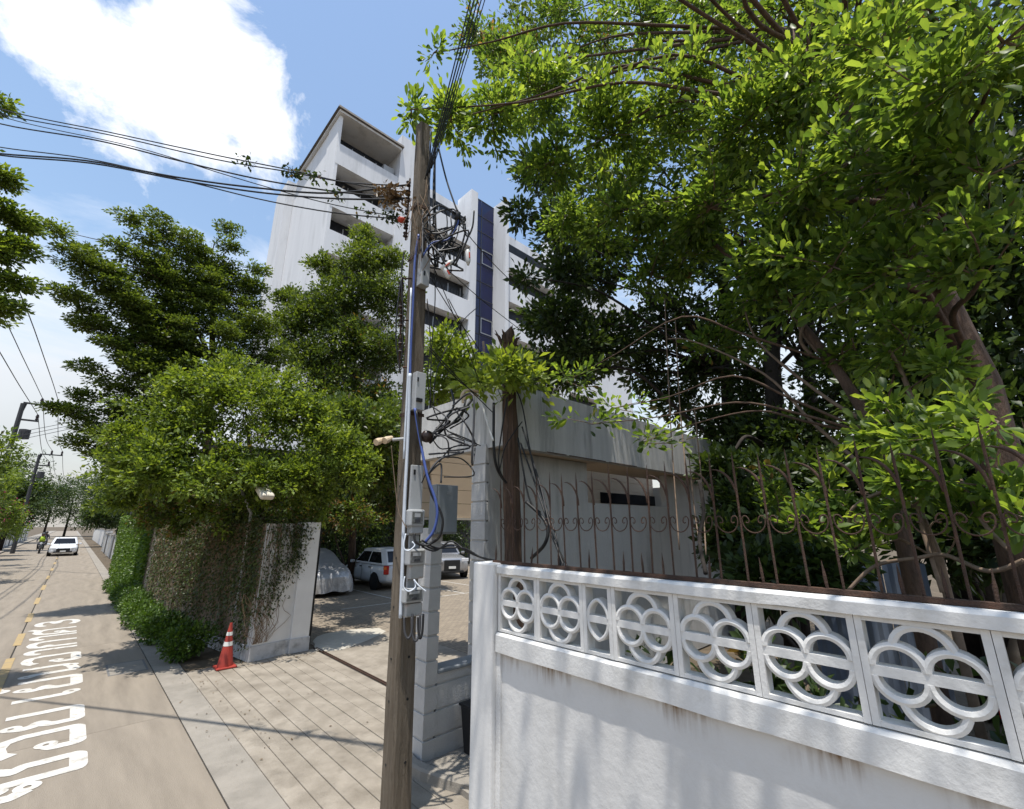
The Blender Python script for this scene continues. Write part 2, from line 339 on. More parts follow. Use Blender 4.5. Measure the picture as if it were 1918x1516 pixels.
def tree(name, label, base, trunk, boughs, m_leaf, size, k=8, spread=.12, near=False, bark='bark', rt=.16, group=None, twigs=4, upbias=.8, flat=1.0, cat='tree', wid=1.0, picks=0, link=True, shell=.45, dens=1.0, spray=0.0):
    """trunk = points; boughs = (centre, radii, n_clusters[, tint shift])"""
    t = thing(name, label, cat, base, group)
    tr = MB(); n = len(trunk); tr.tube(trunk, [rt * (1 - .62 * i / max(1, n - 1)) for i in range(n)], 10); tr.build('trunk', bark, t, smooth=True)
    br = MB(); tw = MB(); AP, AD, AS, AT = [], [], [], []
    T = np.array(trunk, float)
    for b in boughs:
        c, r, nc = np.array(b[0], float), np.array(b[1], float), max(3, int(b[2] * dens)); sh = b[3] if len(b) > 3 else 0
        if link:
            d = np.linalg.norm(T - c, axis=1) + np.where(T[:, 2] > c[2], (T[:, 2] - c[2]) * 1.5, 0); j = int(np.argmin(d)); a = T[j]
            mid = (a + c) / 2 + np.array([0, 0, .12 * np.linalg.norm(c - a)]) + RNG.normal(size=3) * .06 * np.linalg.norm(c - a)
            pts = [a, a * .45 + mid * .55 + RNG.normal(size=3) * .03, mid, mid * .5 + c * .5 + RNG.normal(size=3) * .04, c]
            r0 = rt * .27 * (1 - .5 * j / n); pts = smooth_path(pts, 4); br.tube(pts, [r0 * (1 - .78 * q / (len(pts) - 1)) for q in range(len(pts))], 6)
        tips = []
        if spray:
            P, d, tips = sprays(c, r, max(6, int(nc * spray)))
            if spray < 1:
                P2, d2, u2 = ellip(c, r, int(nc * (1 - spray)), shell); P = np.concatenate([P, P2]); d = np.concatenate([d, d2])
        else: P, d, u = ellip(c, r, nc, shell)
        for tp in tips[:twigs]: r1 = max(.006, rt * .05); tw.tube(tp, [r1, r1 * .8, r1 * .6, r1 * .3], 4)
        for q in range(0 if spray else min(twigs, nc)):
            e = P[q]; s = c + (e - c) * .05; mm = (s + e) / 2 + RNG.normal(size=3) * .08 * np.linalg.norm(e - s); r1 = max(.006, rt * .06); tw.tube([s, mm, e], [r1, r1 * .7, r1 * .35], 4)
        p, dd, s, tt = clusters(P, d + np.array([0, 0, .25]), k, spread, size, flat=flat)
        AP.append(p); AD.append(dd); AS.append(s); AT.append(tt + sh)
    if br.v: br.build('branches', bark, t, smooth=True)['kind'] = 'stuff'
    if tw.v: tw.build('twigs', 'twig' if near else bark, t, smooth=True)['kind'] = 'stuff'
    P = np.concatenate(AP); Dd = np.concatenate(AD); Sz = np.concatenate(AS); Tt = np.concatenate(AT)
    if picks:
        # the leaves that show largest from the street are single parts
        dist = np.linalg.norm(P - CAMP, axis=1); v = P - CAMP; dep = v @ FW; px = 959 + FPX * (v @ _r) / np.maximum(dep, .01); py = 758 - FPX * (v @ UP) / np.maximum(dep, .01)
        ok = (dep > .2) & (px > 0) & (px < 1918) & (py > 0) & (py < 1516); sc = np.where(ok, Sz / dist, 0); idx = np.argsort(-sc)[:picks]
        me_l = []
        for tnt in (.35, .6, .85):
            mm = npmesh('leaf', NEAR[0] * np.array([1, wid, 1]), NEARF, np.full(7, tnt)); mm.materials.append(MATS[m_leaf]); me_l.append(mm)
        for q in idx:
            o = bpy.data.objects.new('leaf', me_l[int(RNG.integers(0, 3))]); COL.objects.link(o); o.parent = t
            X = Vector(Dd[q]).normalized(); nv = Vector(RNG.normal(size=3)) + Vector((0, 0, 1.3)); Yv = nv.cross(X).normalized(); Zv = X.cross(Yv)
            M = Matrix((X, Yv, Zv)).transposed().to_4x4() @ Matrix.Scale(Sz[q], 4); M.translation = Vector(P[q]) - ORG[t]; o.matrix_local = M
        keep = np.ones(len(P), bool); keep[idx] = False; P, Dd, Sz, Tt = P[keep], Dd[keep], Sz[keep], Tt[keep]
    leaves('crown', m_leaf, t, P, Dd, Sz, Tt, near, upbias, wid)
    return t

# ================================================================== THE SETTING
structure(MB().box(-400, 400, -200, 700, -.5, -.03).build('ground', 'earth'))
road = structure(MB().box(-4.2, 1.5, -30, 260, -.028, -.02).build('road', 'asphalt_base'))
# concrete slabs of the carriageway, two lanes wide, with open joints
def slab_mesh(w, l):
    bm = bmesh.new(); bmesh.ops.create_cube(bm, size=1)
    for v in bm.verts: v.co.x *= w; v.co.y *= l; v.co.z = v.co.z * .02 - .010
    bmesh.ops.bevel(bm, geom=[e for e in bm.edges if e.verts[0].co.z > -.005 and e.verts[1].co.z > -.005], offset=.006, segments=1, affect='EDGES')
    me = bpy.data.meshes.new('concrete_slab'); bm.to_mesh(me); bm.free(); me.materials.append(MATS['road']); return me
LS = 5.6
smR = slab_mesh(1.9 - .012, LS - .014); smL = slab_mesh(3.75 - .012, LS - .014)
for i in range(26):
    y = -9.0 + LS * (i + .5) + .42
    for me, x in ((smR, .55), (smL, -2.285)):
        link_mesh('concrete_slab', me, None, road, Vector((x, y, 0)) - ORG[road])
structure(MB().box(-4.2, 1.5, 140, 260, -.019, -.0005).build('road', 'road'))
# gutter strip and verge on the near side
g = structure(MB().box(1.508, 1.90, -30, 260, -.03, -.006).build('gutter', 'gutter'))
path = structure(MB().box(1.91, 4.2, 10.0, 130, -.03, -.012).build('verge', 'earth'))
structure(MB().box(-6.0, -4.206, -30, 260, -.03, .10).build('footpath', 'gutter'))
# entrance apron: long concrete strips with recessed joints
drv = structure(MB().box(1.9, 4.12, 2.9, 10.35, -.05, -.014).build('driveway', 'dirt'))
xs = [1.905, 2.12, 2.33, 2.55, 2.75, 2.97, 3.18, 3.40, 3.63, 3.86, 4.10]
for i in range(len(xs) - 1):
    for (y0, y1) in ((3.0, 10.3),):
        y0 = y0 + random.uniform(-.004, .004); dz = random.uniform(-.003, .002)
        m = MB(); a, b = xs[i] + .0045, xs[i + 1] - .0045
        m.box(a, b, y0, y1, -.030, -.002 + dz); o = m.build('paving_strip', 'drive', drv, bevel=.006)
# gate track, then the yard
trk = thing('gate_track', 'rusty sliding gate rail set in the driveway between wall and gate pillar', 'gate track', (4.14, 7.5, 0))
for dx in (-.022, .022): MB().box(4.155 + dx - .008, 4.155 + dx + .008, 4.95, 10.35, -.02, .010).build('rail', 'rust', trk)
MB().box(4.11, 4.20, 4.95, 10.35, -.05, -.012).build('channel', 'asphalt_base', trk)
inner = structure(MB().box(4.206, 6.2, 4.9, 10.6, -.05, -.004).build('yard_apron', 'drive'))
yard = structure(MB().box(6.206, 40, 7.2, 24.8, -.05, -.002).build('car_park', 'paver'))
structure(MB().box(4.206, 6.2, 10.61, 24.8, -.05, -.003).build('car_park', 'paver'))
def stripe(x0, y0, x1, y1, w):
    a = Vector((x0, y0, 0)); b = Vector((x1, y1, 0)); t = (b - a).normalized(); nrm = Vector((-t.y, t.x, 0)) * w / 2
    return MB().add([a + nrm, b + nrm, b - nrm, a - nrm, *[q + Vector((0, 0, .003)) for q in (a + nrm, b + nrm, b - nrm, a - nrm)]], [(4, 5, 6, 7), (0, 1, 5, 4), (1, 2, 6, 5), (2, 3, 7, 6), (3, 0, 4, 7)])
for i, X in enumerate((8.55, 11.15, 13.0 - .3, 15.6)):
    structure(stripe(X, 14.3, X, 20.5, .06).build('parking_line', 'white_marking', ))
for o in [o for o in COL.objects if o.name.startswith('parking_line')]: o.location.z = .001
o = structure(stripe(6.4, 14.25, 19, 14.25, .06).build('parking_line', 'white_marking')); o.location.z = .0015
# pale repair patch of concrete by the gate
bm = MB(); c = S(650, 1195, Z=0); pts = []
for j in range(26):
    a = 2 * math.pi * j / 26; rr = 1 + .12 * math.sin(3 * a + 1) + random.uniform(-.05, .05)
    pts.append((c[0] + .85 * rr * math.cos(a) + .4 * math.sin(a), c[1] + .8 * rr * math.sin(a)))
bm.loft([[(x, y, -.003) for x, y in pts], [(x * .99 + c[0] * .01, y * .99 + c[1] * .01, .004) for x, y in pts]])
structure(bm.build('concrete_patch', 'patch'))
# drain cover in the road and hairline joints
dc = thing('drain_cover', 'square concrete drain cover flush in the road beside the dark hedge shadow', 'drain cover', (1.1, 11.3, .001))
MB().box(.93, 1.42, 10.95, 11.75, -.004, .002).build('lid', 'gutter', dc)
fr = MB()
for a in ((.90, .93, 10.92, 11.78), (1.42, 1.45, 10.92, 11.78)): fr.box(*a, -.006, .0035)
for a in ((.93, 1.42, 10.92, 10.95), (.93, 1.42, 11.75, 11.78)): fr.box(*a, -.006, .0035)
fr.build('frame', 'dark_joint', dc)

# lettering on the road: stroked letters, read along the lane, feet towards the kerb
GL = {'so': (1.0, [[(.20, .55), (.10, .70), (.13, .90), (.24, .97), (.33, .82), (.42, .97), (.46, .80), (.46, .07), (.52, .05), (.86, .05), (.90, .09), (.90, .62), (.80, .74), (.92, .92), (1.02, 1.06)]], [(.27, .55)]),
      'o': (.95, [[(.20, .40), (.12, .34), (.11, .10), (.16, .05), (.80, .05), (.86, .10), (.86, .70), (.74, .92), (.50, .97), (.26, .93), (.11, .80)]], [(.28, .42)]),
      'yo': (.95, [[(.20, .86), (.13, .74), (.16, .62), (.30, .54), (.16, .46), (.11, .36), (.11, .10), (.16, .05), (.80, .05), (.86, .10), (.86, .55), (.86, .98)]], [(.25, .88)]),
      'e': (.50, [[(.20, .14), (.14, .22), (.14, .60), (.14, .98)]], [(.27, .13)]),
      'no': (1.0, [[(.19, .84), (.28, .78), (.30, .60), (.30, .05)], [(.30, .06), (.50, .10), (.66, .14)], [(.84, .18), (.88, .30), (.88, .65), (.88, .98)]], [(.20, .88), (.75, .14)]),
      'aa': (.72, [[(.10, .80), (.22, .94), (.42, .97), (.58, .86), (.60, .65), (.60, .02)]], []),
      'ko': (.95, [[(.13, .02), (.13, .45), (.16, .56), (.28, .64), (.12, .74), (.22, .92), (.46, .98), (.72, .93), (.85, .76), (.86, .50), (.86, .02)]], []),
      'sso': (1.0, [[(.13, .02), (.13, .62), (.22, .86), (.46, .96), (.72, .90), (.86, .72), (.87, .45), (.87, .02)], [(.14, .24), (.24, .30), (.34, .36)], [(.74, .90), (.90, 1.0), (1.02, 1.12)]], [(.42, .42)]),
      'mai': (.0, [[(-.62, 1.20), (-.56, 1.34), (-.42, 1.26), (-.30, 1.40), (-.12, 1.46)]], [(-.56, 1.20)]),
      'three': (.85, [[(.10, .84), (.26, .96), (.52, .96), (.68, .84), (.66, .64), (.40, .53), (.68, .44), (.76, .24), (.62, .05), (.32, .02), (.10, .14)]], [])}
def catmull(P, n=5):
    P = [np.array(p, float) for p in P]; out = []
    for i in range(len(P) - 1):
        a, b, c, d = P[max(i - 1, 0)], P[i], P[i + 1], P[min(i + 2, len(P) - 1)]
        for k in range(n):
            t = k / n; out.append(.5 * ((2 * b) + (c - a) * t + (2 * a - 5 * b + 4 * c - d) * t * t + (3 * b - a - 3 * c + d) * t ** 3))
    out.append(P[-1]); return out
def glyph(m, key, y0, sy, ht, w):
    """each stroke is laid as short flat pieces, every piece a hair above the last"""
    z = [.0040]
    def quad(pts): m.add([(.55 - q[1], y0 + q[0], z[0]) for q in pts], [tuple(range(len(pts)))]); z[0] += .00004
    for st in GL[key][1]:
        P = [np.array([p[0] * sy, p[1] * ht]) for p in (catmull(st, 4) if key in ('three', 'aa', 'mai') else st)]
        for i in range(len(P)):
            if 0 < i < len(P) - 1: quad([P[i] + w / 2 * np.array([math.cos(a), math.sin(a)]) for a in np.linspace(0, 2 * math.pi, 11)[:-1]])
            if i < len(P) - 1:
                t = P[i + 1] - P[i]; t = t / np.linalg.norm(t); nn = np.array([-t[1], t[0]]) * w / 2; quad([P[i] + nn, P[i + 1] + nn, P[i + 1] - nn, P[i] - nn])
    for c in GL[key][2]:
        for k in range(16):
            a, b = 2 * math.pi * k / 16, 2 * math.pi * (k + 1) / 16; o = np.array([c[0] * sy, c[1] * ht])
            quad([o + r * np.array([math.cos(q), math.sin(q)]) for r, q in ((.105, a), (.105, b), (.030, b), (.030, a))])
m = MB()
for key, y0, wd in (('so', 6.82, .92), ('o', 7.95, .80), ('yo', 8.86, .78)): glyph(m, key, y0, wd, .74, .15)
structure(m.build('road_lettering', 'white_marking')); m = MB()
for key, y0, wd in (('e', 10.20, .75), ('yo', 10.72, .80), ('mai', 11.5, .80), ('no', 11.62, .85), ('o', 12.62, .85), ('aa', 13.55, .80), ('ko', 14.22, .85), ('aa', 15.15, .80), ('sso', 15.80, .88), ('three', 17.05, 1.05)): glyph(m, key, y0, wd, .74, .15)
structure(m.build('road_lettering', 'white_marking'))
for i, (y, ln) in enumerate(((11.0, 2.6), (14.9, 1.5), (18.2, 1.6), (22, 1.8), (26.5, 2), (31.5, 2), (37, 2), (43, 2), (49, 2), (56, 2))):
    structure(stripe(-.40, y, -.40, y + ln, .12).build('centre_line', 'yellow_marking')).location.z += .0035

# ================================================================== WHITE SCREEN WALL (right foreground)
W = thing('boundary_wall', 'white painted boundary wall with openwork flower screen blocks in the right foreground', 'wall', (2.48, .8, 0))
YA, YB = 2.69, -2.2
MB().box(2.438, 2.56, YB, YA, 0, 1.600).build('wall_panel', 'wall_panel', W)
led = MB(); prof = [(2.400, 1.602), (2.400, 1.715), (2.415, 1.73), (2.57, 1.735), (2.57, 1.602)]
n = 40; led.loft([[(x + (RNG.normal() * .0012), YA - (YA - YB) * i / n, z + RNG.normal() * .0015) for x, z in prof] for i in range(n + 1)]); led.build('ledge', 'white_rough', W)
tr_ = MB(); prof = [(2.405, 2.142), (2.405, 2.188), (2.418, 2.202), (2.56, 2.204), (2.56, 2.142)]
tr_.loft([[(x + RNG.normal() * .0008, YA - (YA - YB) * i / n, z + RNG.normal() * .001) for x, z in prof] for i in range(n + 1)]); tr_.build('top_rail', 'white_rough', W)
MB().box(2.375, 2.60, 2.70, 2.935, 0, 2.212).build('end_post', 'white_wall', W, bevel=.012)
MB().box(2.418, 2.442, 2.655, 2.70, 0, 1.60).build('post_rebate', 'white_rough', W, bevel=.004)
def arc_ribbon(m, cx, cz, r, a0, a1, wd=.030, x0=-.030, x1=.030, n=14):
    """curved rib of a screen block: rounded section swept along an arc in the YZ plane"""
    sec = [(x0, -wd / 2 * .9), (x0 - .006, 0), (x0, wd / 2 * .9), (x1, wd / 2), (x1, -wd / 2)]
    rings = []
    for i in range(n + 1):
        a = a0 + (a1 - a0) * i / n; rings.append([(x, cx + (r + q) * math.cos(a), cz + (r + q) * math.sin(a)) for x, q in sec])
    m.loft(rings)
def block_mesh(w, h, single=False):
    f = MB(); t = .026
    f.box(-.036, .04, -w / 2 + .0006, -w / 2 + t, -h / 2, h / 2); f.box(-.036, .04, w / 2 - t, w / 2 - .0006, -h / 2, h / 2)
    f.box(-.033, .038, -w / 2 + t, w / 2 - t, h / 2 - t * .7, h / 2); f.box(-.033, .038, -w / 2 + t, w / 2 - t, -h / 2, -h / 2 + t * .7)
    c = MB(); c.box(-.031, .030, -w / 2 + t - .002, w / 2 - t + .002, -.019, .019)
    p = MB()
    for s in (1, -1):
        if single:
            a = w / 2 - t - .008
            for q in (1, -1):
                m2 = MB(); rr = a * 1.45; off = rr - a; al = math.acos(off / rr)
                arc_ribbon(p, -q * off, s * .012, rr, 0 if q > 0 else math.pi, (s * al) if q > 0 else math.pi - s * al, .022)
        else:
            r = (w / 2 - t) / 2 - .004
            for q in (1, -1): arc_ribbon(p, q * (r + .001), s * .016, r, s * math.radians(2), s * math.radians(178))
            rc = r * 1.10; arc_ribbon(p, 0, s * (.016 + r * .84), rc, s * math.radians(6), s * math.radians(174), x0=-.028, x1=.027)
    return f, c, p
def blk(kind):
    f, c, p = block_mesh(*kind); r = []
    for nm, q in (('screen_block', f), ('crossbar', c), ('flower_rib', p)):
        me = q.mesh(nm); me.materials.append(MATS['white_rough']); r.append(me)
    for p_ in r[2].polygons: p_.use_smooth = False
    return r
wide = blk((.398, .40)); slim = blk((.215, .40, True))
y = 2.688
for i, wd in enumerate([.398, .398, .215] + [.398] * 9):
    ms = slim if wd < .3 else wide; yc = y - wd / 2; y -= wd + .001
    b = link_mesh('screen_block', ms[0], None, W, Vector((2.46, yc, 1.938)) - ORG[W])
    link_mesh('crossbar', ms[1], None, b); link_mesh('flower_rib', ms[2], None, b)

# ================================================================== RUSTY SPIKED FENCE on that wall
FN = thing('spiked_fence', 'rusty wrought iron fence of spiked bars and scrolls on top of the white wall', 'fence', (2.48, .8, 2.2))
MB().box(2.462, 2.502, YB, 2.80, 2.206, 2.226).build('bottom_rail', 'rust', FN)
Z0 = 2.226
def flat_tube(pts, r0, r1=None, n=6):
    m = MB(); k = len(pts); r1 = r0 if r1 is None else r1
    m.tube(pts, [r0 + (r1 - r0) * i / (k - 1) for i in range(k)], n); return m
bar = MB(); bar.tube([(0, 0, 0), (0, 0, .55)], .0056, 6); bar.tube([(0, 0, .55), (0, 0, .64)], [.0062, .0008], 6); barm = bar.mesh('bar'); barm.materials.append(MATS['rust'])
sp = MB(); sp.tube([(0, 0, 0), (0, 0, .05), (0, 0, .12)], [.0065, .0075, .0008], 6); spm = sp.mesh('short_spike'); spm.materials.append(MATS['rust'])
hk = MB(); hp = [(0, .115 * math.cos(a) * 0 + .118 * (1 - math.cos(a)) , .40 + .165 * math.sin(a)) for a in np.linspace(0, math.pi / 2 * 1.02, 9)]
hk.tube(hp, [.0055, .0064, .007, .007, .0066, .006, .005, .0035, .001], 6); hkm = hk.mesh('curved_hook', smooth=True); hkm.materials.append(MATS['rust'])
sc = MB()
def scroll_pts(w):
    P = []
    for s in (1,):
        for a in np.linspace(math.pi * 2.3, math.pi, 12):
            r = .016 * (1 - .45 * (a - math.pi) / (1.3 * math.pi)); P.append((0, w * .5 - .026 + -r * math.cos(a) * -1, .285 + r * math.sin(a) * -1))
    return P
def u_scroll(w):
    # shallow bowl between two bars with a curl at each end
    P = []; a = w / 2 - .010
    for t in np.linspace(0, 1, 9): P.append((0, a - .030 * (1 - math.cos(t * math.pi * 1.5)) * .55, .300 + .018 * math.sin(t * math.pi * 1.7) - .0))
    P = P[::-1]
    for t in np.linspace(0, math.pi, 13): P.append((0, a * math.cos(t), .292 - .058 * math.sin(t)))
    for t in np.linspace(0, 1, 9): P.append((0, -a + .030 * (1 - math.cos(t * math.pi * 1.5)) * .55, .300 + .018 * math.sin(t * math.pi * 1.7)))
    return P
sc.tube(u_scroll(.128), .0034, 5); scm = sc.mesh('scroll', smooth=True); scm.materials.append(MATS['rust'])
for i in range(37):
    yb = 2.72 - .1305 * i
    if yb < YB: break
    o = link_mesh('bar', barm, None, FN, Vector((2.482, yb, Z0)) - ORG[FN]); o.rotation_euler = (random.uniform(-.02, .02), random.uniform(-.02, .02), random.uniform(0, 3)); o.scale.z = random.uniform(.97, 1.04)
    link_mesh('curved_hook', hkm, None, FN, Vector((2.482, yb, Z0)) - ORG[FN])
    if i: link_mesh('scroll', scm, None, FN, Vector((2.482 - .011, yb + .065, Z0)) - ORG[FN])
    if i % 2 == 1 or i % 5 == 0:
        o = link_mesh('short_spike', spm, None, FN, Vector((2.482, yb + .062, Z0)) - ORG[FN]); o.rotation_euler = (random.uniform(-.08, .08), random.uniform(-.08, .08), 0)

# ================================================================== GATE PILLAR, LOW WALL, GATEHOUSE
def courses(parent, x0, x1, y0, y1, z0, z1, h, m='grey_block', gap=.024, core=.016):
    MB().box(x0 + core, x1 - core, y0 + core, y1 - core, z0, z1 - .004).build('core', 'dark_joint' if False else m, parent)
    z = z0
    while z < z1 - .02:
        zt = min(z + h - gap, z1); MB().box(x0, x1, y0, y1, z, zt).build('block', m, parent, bevel=.003); z += h
GP = thing('gate_pillar', 'slim grey gate pillar of grooved blocks beside the utility pole', 'pillar', (3.22, 4.78, 0))
courses(GP, 3.14, 3.30, 4.68, 4.93, 0, 2.46, .256)
LW = thing('low_wall', 'low grey grooved wall joining the two gate pillars', 'wall', (3.65, 4.8, 0))
courses(LW, 3.305, 3.975, 4.69, 4.90, 0, .86, .256)
MB().box(3.305, 3.975, 4.665, 4.925, .862, .90).build('coping', 'cabinet', LW, bevel=.01)
CB = thing('electric_cabinet', 'grey steel cable cabinet mounted on top of the slim gate pillar', 'cabinet', (3.22, 4.6, 2.38))
MB().box(3.08, 3.40, 4.53, 4.675, 2.39, 2.97).build('case', 'cabinet', CB, bevel=.008)
MB().box(3.095, 3.385, 4.515, 4.528, 2.41, 2.95).build('door', 'cabinet', CB, bevel=.004)
MB().box(3.11, 3.125, 4.50, 4.513, 2.64, 2.72).build('handle', 'alu', CB)
for z in (2.86, 2.88): MB().box(3.22, 3.28, 4.510, 4.5145, z, z + .006).build('vent_slot', 'alu', CB)
TP = thing('gate_pillar', 'tall white gate pillar of grooved blocks at the gatehouse corner', 'pillar', (4.08, 4.85, 0))
courses(TP, 3.985, 4.045, 4.70, 5.0, 0, 3.60, .256)
GH = thing('gatehouse', 'grey rendered gatehouse with stained concrete parapet behind the spiked fence', 'gatehouse', (8, 5.6, 0))
# south wall with window opening x 6.3-9.1, z 2.87-3.50
m = MB(); m.box(4.05, 6.3, 4.71, 4.86, 0, 3.535); m.box(9.1, 12.0, 4.72, 4.86, 0, 3.535); m.box(6.3, 9.1, 4.715, 4.86, 0, 2.86); m.build('wall', 'render_wall', GH)
pm = MB(); pm.box(4.02, 12.1, 4.38, 4.52, 3.54, 4.46); pm.box(4.02, 4.16, 4.52, 6.75, 3.54, 4.40); pm.build('parapet', 'parapet', GH)
MB().box(4.165, 12.1, 4.525, 5.45, 3.545, 3.66).build('roof_slab', 'beige', GH)
for (x0, x1) in ((4.9, 5.35), (5.42, 6.4), (6.5, 7.4)): MB().box(x0, x1, 4.372, 4.377, 3.535, 3.55).build('rusty_drip_edge', 'rust', GH)
# inner beige panels
for i, (z0, z1) in enumerate(((2.62, 2.86), (2.868, 3.10), (3.108, 3.34), (3.348, 3.58), (3.588, 3.9), (3.908, 4.2))):
    MB().box(3.9, 5.33, 6.60, 6.66, z0, z1).build('cladding_panel', 'beige', GH)
    MB().box(5.40, 11.95, 6.60, 6.66, z0, z1).build('cladding_panel', 'beige', GH)
MB().box(3.9, 5.33, 6.585, 6.675, 2.58, 2.615).build('lintel', 'pale_frame', GH)
MB().box(5.335, 5.395, 6.57, 6.69, 0, 2.615).build('door_frame', 'pale_frame', GH, bevel=.004)
MB().box(5.40, 11.95, 6.60, 6.66, 0, 2.615).build('inner_wall', 'beige', GH)
wa = S(1125, 922, Y=6.58); wb_ = S(1228, 948, Y=6.58); wn = MB().box(wa[0], wb_[0], 6.585, 6.598, wb_[2], wa[2]).build('window', 'dark_glass', GH)
MB().box(12.005, 12.1, 4.53, 6.7, 0, 3.53).build('wall', 'render_wall', GH)
# wall plants / cracks etc. come later.  strip of paving and kerb at the foot of the pillars
KB = thing('kerb', 'weathered concrete kerb curving round the foot of the slim gate pillar', 'kerb', (3.1, 4.3, 0))
rings = []
for (x, y) in ((3.02, 4.90), (2.98, 4.66), (3.0, 4.50), (3.06, 4.30), (3.14, 4.08), (3.22, 3.86), (3.30, 3.6), (3.36, 3.3)):
    rings.append([(x + dx, y + dx * .25, z) for dx, z in ((0, -.03), (.012, .075), (.035, .095), (.11, .10), (.12, -.03))])
KB_o = MB(); KB_o.loft(rings); KB_o.build('kerb_stone', 'gutter', KB, smooth=False)
DG = structure(MB().box(3.16, 4.6, 2.96, 4.67, -.03, .05).build('footway', 'gutter'))
for i, (y0, y1) in enumerate(((4.12, 4.60), (3.63, 4.11), (3.14, 3.62))):
    MB().box(3.20 + i * .08, 3.78, y0, y1, .046, .066).build('cover_slab', 'gutter', DG, bevel=.006)
PB = thing('planter_box', 'low black box standing between grooved low wall and white wall post', 'box', (3.72, 4.38, .066))
b_ = MB(); b_.loft([[(3.58, 4.26, .066), (3.86, 4.26, .066), (3.86, 4.52, .066), (3.58, 4.52, .066)], [(3.55, 4.22, .52), (3.89, 4.22, .52), (3.89, 4.56, .52), (3.55, 4.56, .52)]]); b_.build('body', 'bin', PB, bevel=.01)
MB().box(3.535, 3.905, 4.205, 4.575, .522, .55).build('rim', 'bin', PB, bevel=.006)

# ================================================================== LEFT ENTRANCE WALL (ivy)
WP = [(3.965, 10.38), (2.87, 10.17), (2.72, 11.1), (2.12, 14.5), (1.98, 18.0), (1.93, 24.0), (1.90, 31.0)]
def wall_run(P, th, z0, z1):
    m = MB(); P = [Vector((x, y, 0)) for x, y in P]; inn = []
    for i in range(len(P)):
        t = (P[min(i + 1, len(P) - 1)] - P[max(i - 1, 0)]).normalized(); inn.append(P[i] + Vector((t.y, -t.x, 0)) * th)
    ring = [[(P[i].x, P[i].y, z0), (P[i].x, P[i].y, z1), (inn[i].x, inn[i].y, z1), (inn[i].x, inn[i].y, z0)] for i in range(len(P))]
    return m.loft(ring)
IW = thing('entrance_wall', 'white entrance wall with dark plinth half covered by creeping ivy', 'wall', (2.9, 10.2, 0))
wall_run([(2.837, 10.385)] + WP[2:], .2, 0, 2.52).build('wall', 'ivy_wall', IW)
a, b = Vector((2.88, 10.172, 0)), Vector((3.70, 10.33, 0))
m = MB(); m.add([(2.87, 10.17, 0), (3.62, 10.315, 0), (3.62, 10.52, 0), (2.84, 10.38, 0), (2.87, 10.17, 2.52), (3.62, 10.315, 2.52), (3.62, 10.52, 2.52), (2.84, 10.38, 2.52)], [(0, 3, 2, 1), (4, 5, 6, 7), (0, 1, 5, 4), (1, 2, 6, 5), (2, 3, 7, 6), (3, 0, 4, 7)]); m.build('end_wall', 'white_wall', IW)
MB().box(3.60, 3.96, 10.24, 10.62, 0, 2.55).build('end_pier', 'white_wall', IW, bevel=.008)
wall_run([(2.845, 10.14)] + [(x - .03, y) for x, y in WP[2:4]], .06, 0, .26).build('plinth', 'plinth', IW)
m = MB(); m.add([(2.85, 10.14, 0), (3.60, 10.285, 0), (3.60, 10.33, 0), (2.85, 10.19, 0), (2.85, 10.14, .26), (3.60, 10.285, .26), (3.60, 10.33, .26), (2.85, 10.19, .26)], [(0, 3, 2, 1), (4, 5, 6, 7), (0, 1, 5, 4), (1, 2, 6, 5), (2, 3, 7, 6), (3, 0, 4, 7)]); m.build('plinth', 'plinth', IW)
MB().box(3.575, 3.975, 10.215, 10.64, 0, .27).build('plinth', 'plinth', IW, bevel=.006)
SG = thing('sliding_gate', 'black steel sliding gate seen edge on behind the white entrance wall pier', 'gate', (4.1, 12.5, 0))
MB().box(4.10, 4.15, 10.62, 10.70, .03, 2.5).build('end_post', 'bin', SG, bevel=.004)
for z in (.05, 1.2, 2.42): MB().box(4.105, 4.145, 10.705, 15.4, z, z + .07).build('rail', 'bin', SG)
for i in range(24): MB().box(4.11, 4.14, 10.8 + i * .19, 10.93 + i * .19, .125, 2.415).build('slat', 'bin', SG)

# ================================================================== APARTMENT BUILDING
BD = thing('apartment_building', 'white apartment tower with stacked balconies and a blue glass strip', 'building', (20, 30, 0))
FH = 3.27; ROOF = 29.35; YF = 25.0
MB().box(8.05, 12.9, 26.9, 36, 0, 29.0).build('wall', 'building', BD)
MB().box(12.905, 20.1, 27.2, 40, 0, 29.6).build('wall', 'building', BD)
MB().box(20.105, 23.0, 26.6, 40, 0, 30.2).build('wall', 'building', BD)
MB().box(23.005, 46, 27.2, 40, 0, 29.6).build('wall', 'building', BD)
MB().box(8.0, 8.22, 25.02, 26.89, 0, 29.0).build('fin', 'building', BD)     # side wall of the corner balconies
rf = MB(); rf.box(7.85, 12.5, 24.75, 33.0, 29.02, 29.18); rfo = rf.build('roof', 'building', BD)
rm = MB(); rm.loft([[(7.7, 24.6, 29.19), (12.6, 24.6, 29.19), (12.6, 33.2, 29.19), (7.7, 33.2, 29.19)], [(7.78, 24.68, 29.42), (12.6, 24.68, 29.42), (12.6, 33.1, 29.42), (7.78, 33.1, 29.42)], ]); rm.build('roof_tiles', 'roof_slate', rfo)
MB().box(7.45, 8.04, 33.6, 36.4, 0, 29.0).build('stair_block', 'building', BD)
MB().box(12.5, 14.0, 24.9, 27.19, 0, 30.5).build('pier', 'building', BD)
MB().box(19.4, 20.1, 25.25, 27.19, 0, 30.1).build('pier', 'building', BD)
MB().box(23.0, 23.4, 24.9, 27.19, 0, 31.0).build('pier', 'building', BD)
MB().box(30.2, 31.2, 24.9, 27.19, 0, 31.0).build('pier', 'building', BD)
